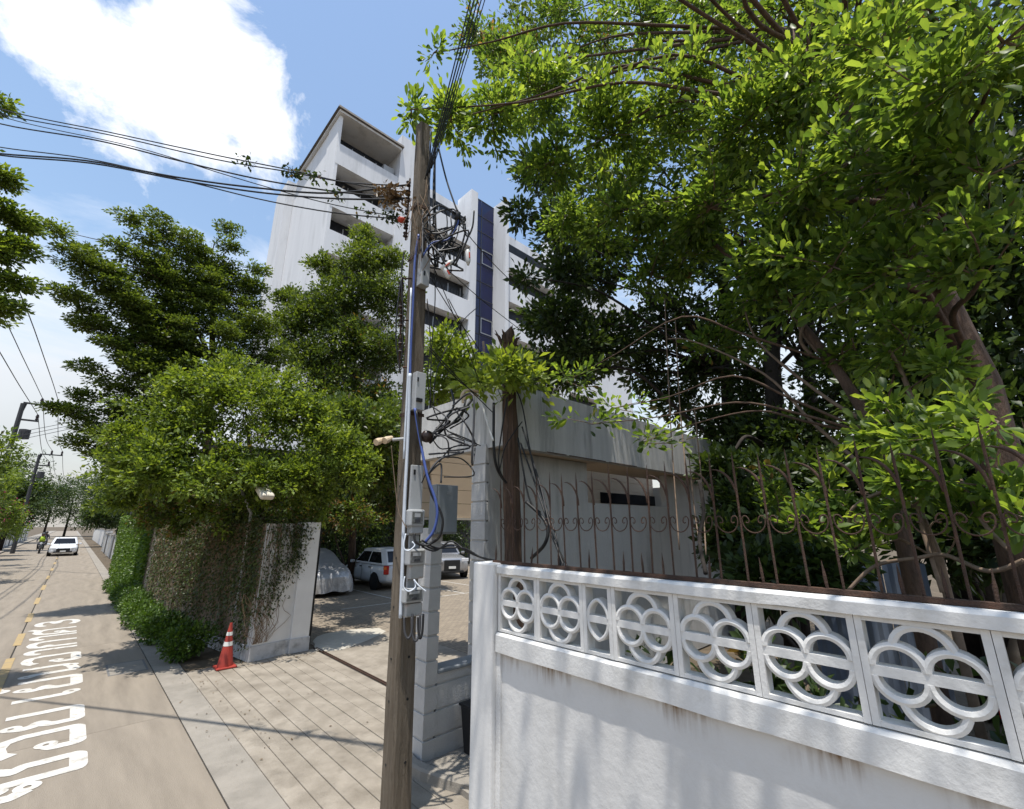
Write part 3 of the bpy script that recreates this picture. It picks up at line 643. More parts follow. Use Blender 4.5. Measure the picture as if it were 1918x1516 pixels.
def balcony(x0, x1, z, yf, yb, h=1.62, left_return=False):
    """hollow parapet tray: floor + front + returns"""
    t = .16; m = MB()
    v = [(x0, yf), (x1, yf), (x1, yb), (x0, yb)]; w = [(x0 + t, yf + t), (x1 - t, yf + t), (x1 - t, yb), (x0 + t, yb)]
    P = [(*p, z) for p in v] + [(*p, z + h) for p in v] + [(*p, z + h) for p in w] + [(*p, z + .22) for p in w]
    F = [(0, 3, 2, 1), (0, 1, 5, 4), (1, 2, 6, 5), (3, 0, 4, 7), (4, 5, 9, 8), (5, 6, 10, 9), (7, 4, 8, 11), (8, 9, 13, 12), (9, 10, 14, 13), (11, 8, 12, 15), (12, 13, 14, 15)]
    m.add(P, F); o = m.build('balcony', 'building', BD); return o
for k in range(9):
    z = 25.15 - FH * k
    if z < -2: continue
    b = balcony(8.05, 12.49, z, 25.0, 26.89)
    MB().box(8.3, 12.4, 26.25, 26.35, z + .23, z + 3.2).build('window', 'tower_glass', BD)
    wf = MB()
    for x in (8.55, 9.45, 10.35, 11.25, 12.1): wf.box(x, x + .06, 26.20, 26.245, z + .23, z + 2.9)
    wf.build('window_frame', 'alu', BD)
    MB().box(11.55, 12.35, 25.45, 26.15, z + 1.7, z + 2.5).build('air_conditioner', 'box_grey', BD)
    b = balcony(14.01, 19.39, z - .7, 25.2, 27.19)
    rl = MB()
    for x in np.arange(14.3, 19.2, .28): rl.box(x, x + .03, 25.5, 25.53, z - .45, z + 1.55)
    rl.build('railing', 'cable_grey', BD)
    MB().box(14.05, 19.35, 26.02, 26.12, z - .47, z + 2.5).build('window', 'tower_glass', BD)
    wf = MB()
    for x in (14.25, 15.45, 16.65, 17.85, 19.05): wf.box(x, x + .06, 25.97, 26.015, z - .47, z + 2.2)
    wf.build('window_frame', 'alu', BD)
    for (x0, x1) in ((23.41, 30.19), (31.21, 37.2)):
        balcony(x0, x1, z - .7, 25.3, 27.19); MB().box(x0 + .1, x1 - .1, 26.1, 26.2, z - .47, z + 2.5).build('window', 'tower_glass', BD)
for k in range(10):
    z = 27.6 - FH * k
    for j, (x0, x1) in enumerate(((20.14, 21.5), (21.58, 22.96))):
        for (a, b) in ((0, 1.55), (1.62, 3.2)):
            MB().box(x0, x1, 26.50, 26.598, z + a, z + b).build('pane', 'blue_glass', BD)
    fm = MB(); fm.box(20.11, 22.99, 26.47, 26.54, z + 1.555, z + 1.615); fm.box(20.11, 22.99, 26.47, 26.54, z + 3.205, z + 3.265); fm.build('mullion', 'cable_grey', BD)
    if k % 2 == 1:
        wf = MB()
        for a in ((21.62, 21.70, z + .1, z + 1.5), (22.84, 22.92, z + .1, z + 1.5)): wf.box(a[0], a[1], 26.42, 26.468, a[2], a[3])
        for a in (z + .1, z + 1.42): wf.box(21.70, 22.84, 26.42, 26.468, a, a + .08)
        wf.build('window_frame', 'alu', BD)
m = MB(); m.box(21.505, 21.575, 26.47, 26.54, 0, 30.1); m.build('mullion', 'cable_grey', BD)

# ================================================================== CARS
def ring_sec(y, w, zb, zt, n=12, e=4.0, taper=.0):
    P = []
    for j in range(n):
        a = 2 * math.pi * (j + .5) / n; ca, sa = math.cos(a), math.sin(a)
        x = w * math.copysign(abs(ca) ** (2 / e), ca); zz = math.copysign(abs(sa) ** (2 / e), sa)
        z = (zb + zt) / 2 + (zt - zb) / 2 * zz; x *= 1 - taper * max(0, zz); P.append((x, y, z))
    return P
def car(name, label, loc, rz, paint, L=4.2, Wd=1.72, H=1.5, style='hatch', group=None):
    """built facing -Y (front at y=-L/2), then turned"""
    t = thing(name, label, 'car', (0, 0, 0), group)
    h = Wd / 2; hl = L / 2
    st = {'hatch': [(-1, .72, .30, .62), (-.97, .86, .24, .72), (-.85, .97, .20, .84), (-.5, 1, .19, .95), (-.3, 1, .18, 1.0), (.2, 1, .18, 1.0), (.6, 1, .19, 1.0), (.88, .97, .22, .98), (.97, .90, .27, .94), (1, .80, .33, .86)],
          'suv': [(-1, .76, .34, .86), (-.97, .90, .28, .96), (-.86, .98, .24, 1.04), (-.5, 1, .22, 1.10), (-.3, 1, .22, 1.12), (.2, 1, .22, 1.12), (.6, 1, .22, 1.12), (.9, .97, .26, 1.10), (.98, .90, .32, 1.06), (1, .82, .40, .98)],
          'sedan': [(-1, .74, .28, .62), (-.97, .88, .22, .70), (-.86, .97, .19, .80), (-.5, 1, .18, .90), (-.3, 1, .18, .93), (.2, 1, .18, .94), (.6, 1, .18, .96), (.9, .97, .2, .95), (.98, .88, .26, .90), (1, .78, .33, .80)]}[style]
    b = MB(); b.loft([ring_sec(q * hl, w * h, zb, zt, 16, 4.5, .06) for q, w, zb, zt in st]); body = b.build('body', paint, t, smooth=True, subsurf=1)
    g = {'hatch': (-.42, -.12, .74, .97), 'suv': (-.40, -.12, .72, .96), 'sedan': (-.40, -.10, .42, .68)}[style]; belt = st[4][3] - .06
    def gsec(z, k): # plan of the cabin at height z, k 0..1
        yf = hl * (g[0] + (g[1] - g[0]) * k); yr = hl * (g[3] + (g[2] - g[3]) * k); w = h * (.95 - .19 * k)
        return [(-w * .88, yf, z), (w * .88, yf, z), (w, yf + .22, z), (w, (yf + yr) / 2, z), (w, yr - .18, z), (w * .86, yr, z), (-w * .86, yr, z), (-w, yr - .18, z), (-w, (yf + yr) / 2, z), (-w, yf + .22, z)]
    c = MB(); c.loft([gsec(belt, 0), gsec(belt + (H - belt) * .5, .5), gsec(H - .06, .92), gsec(H - .015, 1.04), gsec(H, 1.25)]); cab = c.build('cabin', paint, t, smooth=False, bevel=.05)
    # glass panes set just proud of the cabin sides
    def pane(i, j, k0, k1, inset, nm='window', out=.006):
        z0 = belt + (H - belt) * k0; z1 = belt + (H - belt) * k1; A = gsec(z0, k0); B = gsec(z1, k1)
        q = [Vector(A[i]), Vector(A[j]), Vector(B[j]), Vector(B[i])]; ce = sum(q, Vector()) / 4; nn = (q[1] - q[0]).cross(q[3] - q[0]).normalized()
        if nn.dot(ce - Vector((0, 0, ce.z))) < 0: nn = -nn
        q = [p + (ce - p).normalized() * inset + nn * out for p in q]; m = MB(); m.add(q + [p - nn * .02 for p in q], [(0, 1, 2, 3), (4, 7, 6, 5), (0, 4, 5, 1), (1, 5, 6, 2), (2, 6, 7, 3), (3, 7, 4, 0)]); return m.build(nm, 'dark_glass', t)
    pane(0, 1, .08, .90, .06, 'windscreen'); pane(5, 6, .15, .88, .06, 'rear_window')
    for (i, j) in ((2, 3), (3, 4), (7, 8), (8, 9)): pane(i, j, .10, .84, .045)
    wr = .31 if style != 'suv' else .36
    for sx in (-1, 1):
        for q in (-.62, .62):
            wb = MB(); wb.lathe([(wr * .6, -.10), (wr * .96, -.10), (wr, -.07), (wr, .07), (wr * .96, .10), (wr * .6, .10)], (sx * (h - .10), q * hl, wr), 20, 'x'); wh = wb.build('wheel', 'rubber', t, smooth=False)
            r_ = MB(); r_.lathe([(.03, -.008), (wr * .62, -.008), (wr * .66, .01), (wr * .66, -.02)], (sx * (h - .10) + sx * .10, q * hl, wr), 14, 'x'); r_.build('rim', 'rim', wh)
            ar = MB(); ar.lathe([(wr * 1.16, -.008), (wr * 1.16, .008), (.02, .008)], (sx * (h + .004), q * hl, wr), 20, 'x'); ar.build('wheel_arch', 'rubber', t)
    fz = st[1][3] - .10
    for sx in (-1, 1):
        m = MB(); m.obox((sx * h * .70, -hl * .965, fz), ((1, .32 * sx, 0), (-.32 * sx, 1, 0), (0, 0, 1)), (.19, .05, .075)); m.build('headlight', 'lamp_clear', t, bevel=.02)
        m = MB(); rzz = st[-2][3] - .17; m.obox((sx * h * .84, hl * .955, rzz), ((1, -.5 * sx, 0), (.5 * sx, 1, 0), (0, 0, 1)), (.10, .06, .16)); tl = m.build('taillight', 'lamp_red', t, bevel=.02)
        m = MB(); m.obox((sx * h * .90, hl * .945, rzz + .07), ((1, -.5 * sx, 0), (.5 * sx, 1, 0), (0, 0, 1)), (.06, .065, .05)); m.build('indicator', 'lamp_orange', tl, bevel=.01)
        m = MB(); m.obox((sx * (h + .08), -hl * .30, belt + .06), ((1, 0, 0), (0, 1, 0), (0, 0, 1)), (.09, .05, .06)); m.build('mirror', paint, t, bevel=.03)
    for sx in (-1, 1):
        for yy in (-.02, .38): MB().box(sx * (h - .01) - .012, sx * (h - .01) + .022, yy * hl - .08, yy * hl + .08, belt - .12, belt - .09).build('door_handle', 'rubber', t)
        sm = MB()
        for yy in (-.34, .06, .46): sm.box(sx * h - .006, sx * h + .003, yy * hl - .005, yy * hl + .005, .30, belt)
        sm.build('door_seam', 'rubber', t)
    gz = (st[0][2] + st[0][3]) / 2
    m = MB(); m.obox((0, -hl * .985, gz + .03), ((1, 0, 0), (0, 1, 0), (0, 0, 1)), (h * (.46 if style != 'suv' else .42), .05, .14 if style != 'suv' else .24)); m.build('grille', 'rubber', t, bevel=.02)
    m = MB(); m.obox((0, -hl * .99, .34), ((1, 0, 0), (0, 1, 0), (0, 0, 1)), (h * .62, .06, .05)); m.build('air_intake', 'rubber', t, bevel=.02)
    m = MB(); m.obox((0, -hl - .035, gz - .06), ((1, 0, 0), (0, 1, 0), (0, 0, 1)), (.17, .012, .055)); m.build('number_plate', 'plate', t)
    m = MB(); m.obox((0, hl + .012, .62), ((1, 0, 0), (0, 1, 0), (0, 0, 1)), (.17, .012, .055)); m.build('number_plate', 'plate', t)
    t.location = loc; t.rotation_euler = (0, 0, rz); return t
car('hatchback', 'white hatchback parked in the yard, its rear towards the street', (9.95, 18.75, 0), math.pi, 'car_white', 4.1, 1.74, 1.54, 'hatch')
car('suv', 'silver grey car with slanted headlights parked nose out under the gatehouse opening', (14.15, 20.25, 0), R(-20), 'car_silver', 4.6, 1.86, 1.60, 'suv')
car('sedan', 'white sedan driving up the street towards the camera', (-.20, 55.5, 0), 0, 'car_white', 4.5, 1.80, 1.44, 'sedan')
car('sedan', 'silver car glimpsed behind the wall at the far right edge', (5.2, -.95, 0), R(-78), 'car_silver', 4.4, 1.76, 1.75, 'hatch')
# covered car: cloth draped over a car outline with a wavy hem
CC = thing('covered_car', 'car under a silver fabric cover parked next to the white hatchback', 'car', (7.2, 18.9, 0))
secs = [(-2.12, .55, .55, .62), (-2.02, .78, .60, .86), (-1.7, .90, .62, 1.0), (-1.0, .94, .66, 1.10), (-.55, .95, .68, 1.32), (.1, .95, .70, 1.55), (.9, .95, .70, 1.57), (1.5, .94, .66, 1.40), (1.95, .86, .6, 1.1), (2.1, .6, .55, .8)]
rings = []; nn = 28
for (yy, w, wt, zt) in secs:
    ring = []
    for j in range(nn):
        s = -1 + 2 * j / (nn - 1); 
        if abs(s) > .45: k = (abs(s) - .45) / .55; x = math.copysign(w - (w - wt) * (1 - k) ** 2.2, s); z = zt * (1 - k) * .98 + .16 * k; x += .03 * math.sin(yy * 9 + s * 5) * k
        else: x = wt * s / .45; z = zt + .03 * (1 - (s / .45) ** 2)
        ring.append((7.2 + x, 18.9 + yy + .02 * math.sin(7 * s + yy), z + .012 * math.sin(11 * s + 6 * yy) + (.04 * math.sin(yy * 7) if abs(s) > .97 else 0)))
    rings.append(ring)
m = MB(); m.loft(rings, caps=False, closed=False)
for rg, yy in ((rings[0], -2.16), (rings[-1], 2.14)):
    lo = [(7.2 + (p[0] - 7.2) * 1.03, 18.9 + yy + .02 * math.sin(p[0] * 22), .17 + .03 * math.sin(p[0] * 9)) for p in rg]; m.loft([rg, lo], caps=False, closed=False)
m.build('fabric_cover', 'cover', CC, smooth=True, subsurf=1)
for sx in (-1, 1):
    for q in (-1.3, 1.3):
        wb = MB(); wb.lathe([(.18, -.1), (.29, -.1), (.31, -.06), (.31, .06), (.29, .1), (.18, .1)], (7.2 + sx * .72, 18.9 + q, .31), 18, 'x'); wb.build('wheel', 'rubber', CC)

# ================================================================== MOTORBIKE RIDERS far down the street
def rider(loc, lab_b, lab_p, vest):
    b = thing('motorbike', lab_b, 'motorbike', (0, 0, 0), None)
    for q, nm in ((-.62, 'wheel'), (.62, 'wheel')):
        w = MB(); w.lathe([(.2, -.05), (.28, -.05), (.30, 0), (.28, .05), (.2, .05)], (0, q, .30), 16, 'x'); w.build(nm, 'rubber', b)
    m = MB(); m.tube([(0, -.62, .32), (0, -.5, .7), (0, -.42, .98)], [.05, .09, .06], 8); m.tube([(0, -.45, .62), (0, -.1, .45), (0, .3, .55), (0, .75, .72)], [.10, .15, .17, .10], 8); m.build('body', 'car_dark', b, smooth=True)
    m = MB(); m.tube([(-.34, -.32, 1.02), (-.1, -.42, 1.0), (.1, -.42, 1.0), (.34, -.32, 1.02)], .02, 6); m.build('handlebar', 'rubber', b)
    m = MB(); m.lathe([(.02, -.06), (.09, -.05), (.10, .02), (.02, .05)], (0, -.52, .86), 10, 'y'); m.build('headlight', 'lamp_clear', b)
    m = MB(); m.obox((0, .28, .76), ((1, 0, 0), (0, 1, 0), (0, 0, 1)), (.13, .36, .05)); m.build('seat', 'rubber', b, bevel=.03)
    b.location = loc
    V = [(0, .22, .86), (0, .20, 1.12), (0, .16, 1.38), (0, .12, 1.50), (0, .10, 1.66), (-.20, .14, 1.40), (-.30, -.05, 1.18), (-.32, -.30, 1.06), (.20, .14, 1.40), (.30, -.05, 1.18), (.32, -.30, 1.06), (-.13, .12, .84), (-.20, -.25, .80), (-.18, -.10, .36), (.13, .12, .84), (.20, -.25, .80), (.18, -.10, .36), (-.18, -.24, .30), (.18, -.24, .30)]
    Ed = [(0, 1), (1, 2), (2, 3), (3, 4), (2, 5), (5, 6), (6, 7), (2, 8), (8, 9), (9, 10), (0, 11), (11, 12), (12, 13), (13, 17), (0, 14), (14, 15), (15, 16), (16, 18)]
    Rr = [.15, .15, .16, .06, .09, .08, .055, .045, .08, .055, .045, .10, .075, .05, .10, .075, .05, .04, .04]
    me = bpy.data.meshes.new('person'); me.from_pydata(V, Ed, []); me.update()
    p = thing('person', lab_p, 'person', (0, 0, 0)); o = link_mesh('body', me, 'cloth_dark', p)
    sk = o.modifiers.new('skin', 'SKIN')
    for i, sv in enumerate(me.skin_vertices[0].data): sv.radius = (Rr[i], Rr[i]); sv.use_root = i == 0
    ss = o.modifiers.new('sub', 'SUBSURF'); ss.levels = ss.render_levels = 1
    m = MB(); m.lathe([(.15, .98), (.19, 1.1), (.205, 1.3), (.16, 1.46), (.08, 1.49)], (0, .18, 0), 12); m.build('vest', vest, p, smooth=True)
    m = MB(); m.lathe([(.06, -.02), (.10, .02), (.115, .1), (.10, .19), (.04, .22)], (0, .09, 1.52), 12); m.build('head', 'skin', p, smooth=True)
    m = MB(); m.lathe([(.135, .10), (.14, .17), (.11, .25), (.03, .29)], (0, .10, 1.52), 12); m.build('helmet', 'helmet', p, smooth=True)
    p.location = loc
rider((-1.75, 60, 0), 'dark motorbike riding beside the white sedan', 'rider in a yellow green vest on the motorbike beside the white sedan', 'vest')
rider((-1.9, 72, 0), 'dark motorbike following farther behind down the street', 'rider in dark clothes on the farther motorbike', 'cloth_dark')

# ================================================================== TRAFFIC CONE
TC = thing('traffic_cone', 'faded orange traffic cone with two white bands by the ivy wall', 'traffic cone', (2.46, 10.12, 0))
k = 1.0; C0 = (2.46, 10.12, 0)
MB().box(2.46 - .165, 2.46 + .165, 10.12 - .165, 10.12 + .165, 0.0, .032).build('base', 'cone_orange', TC, bevel=.012)
def cr(z): return .128 - (.128 - .022) * (z - .03) / .70
for (z0, z1, mm, nm) in ((.034, .36, 'cone_orange', 'cone'), (.362, .43, 'cone_band', 'reflective_band'), (.432, .53, 'cone_orange', 'cone'), (.532, .59, 'cone_band', 'reflective_band'), (.592, .74, 'cone_orange', 'cone')):
    e = .003 if nm != 'cone' else 0; MB().lathe([(cr(z0) + e, z0), (cr(z1) + e, z1)], C0, 20).build(nm, mm, TC, smooth=False)

# ================================================================== UTILITY POLE (centre) AND ITS EQUIPMENT
PB0 = Vector((2.52, 4.13, 0)); PT0 = Vector(S(793, 236, D=4.74))
UP_ = thing('utility_pole', 'weathered square utility pole leaning slightly in front of the gate', 'utility pole', PB0)
rings = []
for i in range(25):
    t = i / 24; c = PB0.lerp(PT0, t); h = .105 - .036 * t
    rr = []
    for (sx, sy) in ((-1, -.82), (-.82, -1), (.82, -1), (1, -.82), (1, .82), (.82, 1), (-.82, 1), (-1, .82)):
        rr.append((c.x + sx * h + RNG.normal() * .0018, c.y + sy * h + RNG.normal() * .0018, c.z + (RNG.normal() * .012 if i == 24 else 0)))
    rings.append(rr)
m = MB(); m.loft(rings); m.build('shaft', 'pole', UP_)
def on_pole(z): return PB0.lerp(PT0, z / PT0.z)
for z in (.45, .95, 1.3, 1.75, 2.2, 2.9):
    c = on_pole(z); h = .105 - .036 * z / PT0.z
    MB().lathe([(.012, 0), (.012, .003)], (c.x + .02, c.y - h - .002, z), 10, 'y').build('bolt_hole', 'bin', UP_)
    MB().lathe([(.012, 0), (.012, .003)], (c.x - h - .002, c.y + .02, z - .02), 10, 'x').build('bolt_hole', 'bin', UP_)
for z in (3.62, 5.5, 6.2):
    c = on_pole(z); h = .108 - .036 * z / PT0.z; q = MB()
    q.box(c.x - h - .006, c.x + h + .006, c.y - h - .006, c.y - h - .001, z, z + .035); q.box(c.x - h - .006, c.x - h - .001, c.y - h, c.y + h, z, z + .035); q.build('band', 'rust', UP_)
def pxbox(x0, x1, y0, y1, Yf, dep, nm, mt, par, bevel=.006):
    a = S(x0, y1, Y=Yf); b = S(x1, y0, Y=Yf); m = MB(); m.box(a[0], b[0], Yf, Yf + dep, a[2], b[2]); return m.build(nm, mt, par, bevel=bevel)
def eq(name, label, x, y, Y=3.95, cat=None): return thing(name, label, cat or name.replace('_', ' '), tuple(S(x, y, Y=Y)))
t = eq('fuse_box', 'grey box with keyhole high on the pole below the cable tangle', 797, 530, cat='box'); pxbox(788, 807, 478, 531, 3.94, .10, 'case', 'box_grey', t); pxbox(794, 797, 508, 515, 3.932, .006, 'keyhole', 'bin', t, 0)
t = eq('fuse_box', 'grey box with black handle halfway up the pole', 788, 766, cat='box'); pxbox(777, 799, 700, 766, 3.93, .09, 'case', 'box_grey', t); pxbox(782, 785, 707, 714, 3.922, .006, 'keyhole', 'bin', t, 0); pxbox(781, 792, 747, 751, 3.905, .022, 'handle', 'bin', t, .002)
t = eq('meter_board', 'tall pale grey board on the pole above the uppermost meter', 780, 1000, cat='board'); pxbox(764, 794, 873, 1003, 3.955, .03, 'board', 'box_grey', t); pxbox(775, 779, 880, 889, 3.947, .006, 'slot', 'bin', t, 0)
def meter(label, x0, x1, y0, y1, yb, mt):
    t = eq('electric_meter', label, (x0 + x1) / 2, yb, 3.93)
    pxbox(x0 + 2, x1 - 3, y1 - 4, yb, 3.90, .07, 'terminal_box', mt, t, .012); pxbox(x0, x1, y0, y1, 3.875, .10, 'case', 'box_grey', t, .016)
    pxbox(x0 + 4, x1 - 4, y0 + 4, y1 - 5, 3.866, .012, 'window', 'meter_glass', t, .003); pxbox(x0 + 9, x1 - 9, y0 + 7, y0 + 14, 3.862, .006, 'dial', 'box_grey', t, 0)
    pxbox((x0 + x1) / 2 - 5, (x0 + x1) / 2 + 5, y1 - 13, y1 - 8, 3.862, .006, 'nameplate', 'cable_grey', t, 0)
meter('uppermost of three electricity meters on the pole', 768, 797, 955, 986, 1000, 'box_grey')
meter('middle one of three electricity meters on the pole', 765, 798, 1028, 1060, 1086, 'rusty_box')
meter('lowest of three electricity meters, its box streaked with rust', 758, 795, 1100, 1132, 1158, 'rusty_box')
t = eq('meter_board', 'narrow grey board behind the two lower meters', 775, 1158, cat='board'); pxbox(759, 786, 1003, 1158, 3.985, .03, 'board', 'box_grey', t)
def smooth_path(P, n=7):
    P = [np.array(p, float) for p in P]; out = []
    for i in range(len(P) - 1):
        a, b, c, d = P[max(i - 1, 0)], P[i], P[i + 1], P[min(i + 2, len(P) - 1)]
        for k in range(n):
            t = k / n; out.append(.5 * ((2 * b) + (c - a) * t + (2 * a - 5 * b + 4 * c - d) * t * t + (3 * b - a - 3 * c + d) * t ** 3))
    out.append(P[-1]); return out
def cable(pts, r, m, name, label, group=None, world=False, cat='cable', n=6):
    P = [p if world else S(p[0], p[1], D=p[2]) for p in pts]; P = smooth_path(P, n)
    b = MB(); b.tube(P, r, 6); o = b.build(name, m, smooth=True); tag(o, label, cat, group); return o
DF = 4.60
cable([(784, 440, 4.62), (777, 490, DF), (774, 560, DF), (770, 640, DF), (768, 705, DF)], .013, 'blue_cable', 'blue_cable', 'bright blue cable clipped down the upper half of the pole')
cable([(768, 700, 4.58), (766, 760, DF), (763, 840, DF), (757, 960, DF), (753, 1080, DF), (750, 1158, DF)], .017, 'conduit', 'conduit', 'pale blue white conduit running down the pole beside the meters', cat='pipe')
cable([(770, 540, 4.58), (764, 700, DF), (756, 860, DF)], .010, 'conduit', 'conduit', 'thin white conduit along the left edge of the pole', cat='pipe')
cable([(777, 765, 4.58), (786, 820, 4.56), (800, 890, 4.5), (815, 935, 4.48), (819, 965, 4.48), (812, 995, 4.5), (797, 1015, 4.53)], .014, 'blue_cable', 'blue_cable', 'blue cable bowing out to the right of the uppermost meter')
LP = 'black loops of cable hanging off the pole'
for pts in ([(780, 770, 4.56), (792, 850, 4.54), (806, 920, 4.5), (826, 960, 4.48), (829, 985, 4.48), (820, 1010, 4.5), (795, 1022, 4.54), (775, 1015, 4.57)],
            [(776, 1000, 4.5), (779, 1015, 4.48), (800, 1022, 4.48), (816, 1010, 4.48)]):
    cable(pts, .011, 'cable', 'hanging_cable', 'black cable looping out beside the blue cable right of the meters', LP)
for (x, w, d) in ((757, 14, 40), (771, 14, 45), (783, 8, 40)):
    cable([(x, 1156, 4.50), (x + 1, 1156 + d * .7, 4.48), (x + w * .5, 1156 + d, 4.47), (x + w, 1156 + d * .7, 4.48), (x + w + 2, 1150, 4.50)], .011, 'cable_grey' if x != 783 else 'cable', 'hanging_cable', 'grey blue cable loop hanging under the lowest meter', 'cable loops under the lowest meter')
for pts in ([(758, 1080, 4.47), (756, 1100, 4.46), (766, 1108, 4.45), (778, 1100, 4.46), (776, 1086, 4.48)], [(775, 1086, 4.47), (785, 1098, 4.45), (798, 1108, 4.45)], [(760, 1000, 4.5), (756, 1025, 4.48), (765, 1032, 4.47), (777, 1022, 4.48), (772, 1015, 4.5)]):
    cable(pts, .007, 'conduit', 'meter_lead', 'pale lead curling between the meters', 'pale leads between the meters')
for k, dy in enumerate((0, 6, 12)):
    cable([(790, 1012 + dy, 4.55), (815, 1026 + dy * .5, 4.6), (845, 1026 - dy, 4.62), (872, 1028 + dy * .3, 4.55), (900, 1044, 4.2), (935, 1052, 3.95), (975, 1058 + dy * .2, 3.8)], .009, 'cable', 'slack_cable', 'slack black cable drooping from the meters to the white wall', 'cables drooping to the white wall')
# insulator rack
IR = thing('insulator_rack', 'dark rack of spool insulators on the left side of the pole', 'insulator rack', tuple(S(752, 690, D=4.72)))
a = S(754, 520, D=4.70); b = S(748, 690, D=4.70); MB().tube([a, b], .012, 6).build('rod', 'rust', IR)
for y in (535, 548, 572, 588, 606, 640, 655):
    c = S(751, y, D=4.70); MB().lathe([(.018, -.035), (.036, -.03), (.02, -.008), (.02, .008), (.036, .03), (.018, .035)], c, 12).build('spool', 'ceramic', IR, smooth=False)
for y in (522, 600, 688):
    c = S(754, y, D=4.70); d = S(774, y, D=4.72); MB().tube([c, d], .010, 6).build('bracket', 'rust', IR)
cable([(752, 520, 4.66), (744, 580, 4.66), (742, 640, 4.66), (750, 700, 4.68)], .008, 'cable', 'hanging_cable', 'black wire hanging along the insulator rack', 'wires along the insulator rack')
cable([(757, 470, 4.66), (752, 520, 4.66), (755, 600, 4.66), (752, 680, 4.68)], .008, 'cable', 'hanging_cable', 'black wire hanging along the insulator rack', 'wires along the insulator rack')
IR = thing('insulator_rack', 'cluster of dark insulators with a red cap where the street cables meet the pole', 'insulator rack', tuple(S(765, 440, D=4.7)))
for y, r in ((345, .03), (362, .034), (375, .03), (398, .026), (412, .034), (425, .03), (440, .03)):
    c = S(765 - (y - 345) * .06, y, D=4.66); MB().lathe([(.015, -.03), (r, -.022), (.018, 0), (r, .022), (.015, .03)], c, 12).build('spool', 'ceramic', IR)
c = S(752, 412, D=4.62); MB().lathe([(.01, -.03), (.04, -.02), (.045, .01), (.015, .03)], c, 12).build('cap', 'red_plastic', IR, smooth=True)
MB().tube([S(768, 335, D=4.68), S(760, 450, D=4.68)], .011, 6).build('rod', 'rust', IR)
# twin flood lamp on an arm
FL = thing('spotlight', 'small cream twin spotlight on a short arm left of the pole', 'spotlight', tuple(S(715, 830, D=4.7)))
MB().tube([S(757, 822, D=4.66), S(735, 824, D=4.66)], .016, 8).build('arm', 'box_grey', FL)
for (x, y, dx) in ((727, 823, 7), (712, 826, 8)):
    A = Vector(S(x - dx, y + 3, D=4.6)); B = Vector(S(x + dx, y - 3, D=4.68)); MB().tube([A, A.lerp(B, .3), B], [.034, .036, .02], 12).build('lamp_head', 'cream_plastic', FL, smooth=False)
cable([(733, 835, 4.6), (737, 880, 4.6), (745, 950, 4.58), (752, 972, 4.56), (762, 990, 4.55)], .004, 'twig', 'thin_wire', 'thin pale wire hanging from the twin spotlight to the meters', cat='wire')
cable([(790, 905, 4.55), (800, 885, 4.5), (806, 900, 4.5)], .006, 'cable', 'hanging_cable', 'short black wire end curled at the grey cabinet top', LP + ' cabinet')
# cable tangle at the top and middle of the pole
TG = 'cable tangle beside the pole'; random.seed(31)
def tangle(n, x0, x1, y0, y1, d0, d1, label, grp, r=(.006, .013), amp=45):
    for i in range(n):
        x, y = random.uniform(x0, x1), random.uniform(y0, y1); P = [(x, y, random.uniform(d0, d1))]
        an = random.uniform(0, 6.28)
        for k in range(random.randint(3, 5)):
            an += random.uniform(-1.3, 1.3); x += amp * math.cos(an); y += amp * .8 * math.sin(an); x = x if x0 - 8 < x < x1 + 25 else x0 + (x1 - x0) * random.random(); y = y if y0 - 20 < y < y1 + 20 else y0 + (y1 - y0) * random.random(); P.append((x, y, random.uniform(d0, d1)))
        cable(P, random.uniform(*r), random.choice(['cable', 'cable', 'cable', 'cable_grey']), 'tangled_cable', label, grp)
tangle(13, 792, 860, 400, 500, 4.45, 4.75, 'black cable in the dense tangle right of the pole top', 'upper cable tangle')
tangle(9, 800, 872, 760, 885, 4.5, 4.85, 'black cable in the coils right of the pole above the grey cabinet', 'lower cable coils')
cable([(788, 470, 4.55), (800, 440, 4.55), (825, 437, 4.55), (850, 425, 4.55), (857, 405, 4.55)], .012, 'cable_grey', 'tangled_cable', 'blue grey cables sweeping from the pole to a black junction', 'blue grey cables')
cable([(792, 480, 4.55), (810, 455, 4.55), (840, 448, 4.55), (857, 420, 4.55), (858, 404, 4.55)], .010, 'blue_cable', 'tangled_cable', 'blue cables sweeping from the pole to a black junction')
for (x0, y0, x1, y1, r) in ((808, 240, 806, 440, .010), (815, 262, 820, 500, .012), (822, 280, 858, 400, .011), (818, 250, 812, 420, .009), (808, 290, 802, 470, .008)):
    cable([(x0, y0, 4.66), ((x0 + x1) / 2 - 3, (y0 + y1) / 2, 4.62), (x1, y1, 4.58)], r, 'cable', 'hanging_cable', 'black cable dropping from the pole top into the tangle', 'cables dropping from the pole top')
cable([(888, 395, 4.5), (885, 425, 4.5), (876, 443, 4.5), (869, 430, 4.5), (866, 410, 4.5)], .010, 'cable', 'hanging_cable', 'black cable bent in a hook left of the blue glass')
for pts in ([(805, 830, 4.62), (835, 800, 4.75), (862, 785, 5.0), (872, 750, 5.3)], [(803, 822, 4.62), (830, 790, 4.8), (850, 760, 5.1), (845, 730, 5.3)], [(800, 815, 4.62), (842, 797, 4.75), (868, 770, 5.1), (885, 748, 5.4)]):
    cable(pts, .014, 'cable', 'thick_cable', 'thick black cable rising from the pole towards the beige pipe elbow', 'thick cables to the pipe elbow')
J = S(799, 818, D=4.6); o = MB().lathe([(.01, -.05), (.055, -.045), (.065, 0), (.05, .045), (.01, .05)], J, 12, 'y').build('cable_clamp', 'ceramic', smooth=True); tag(o, 'round black cable clamp on the right edge of the pole', 'clamp')
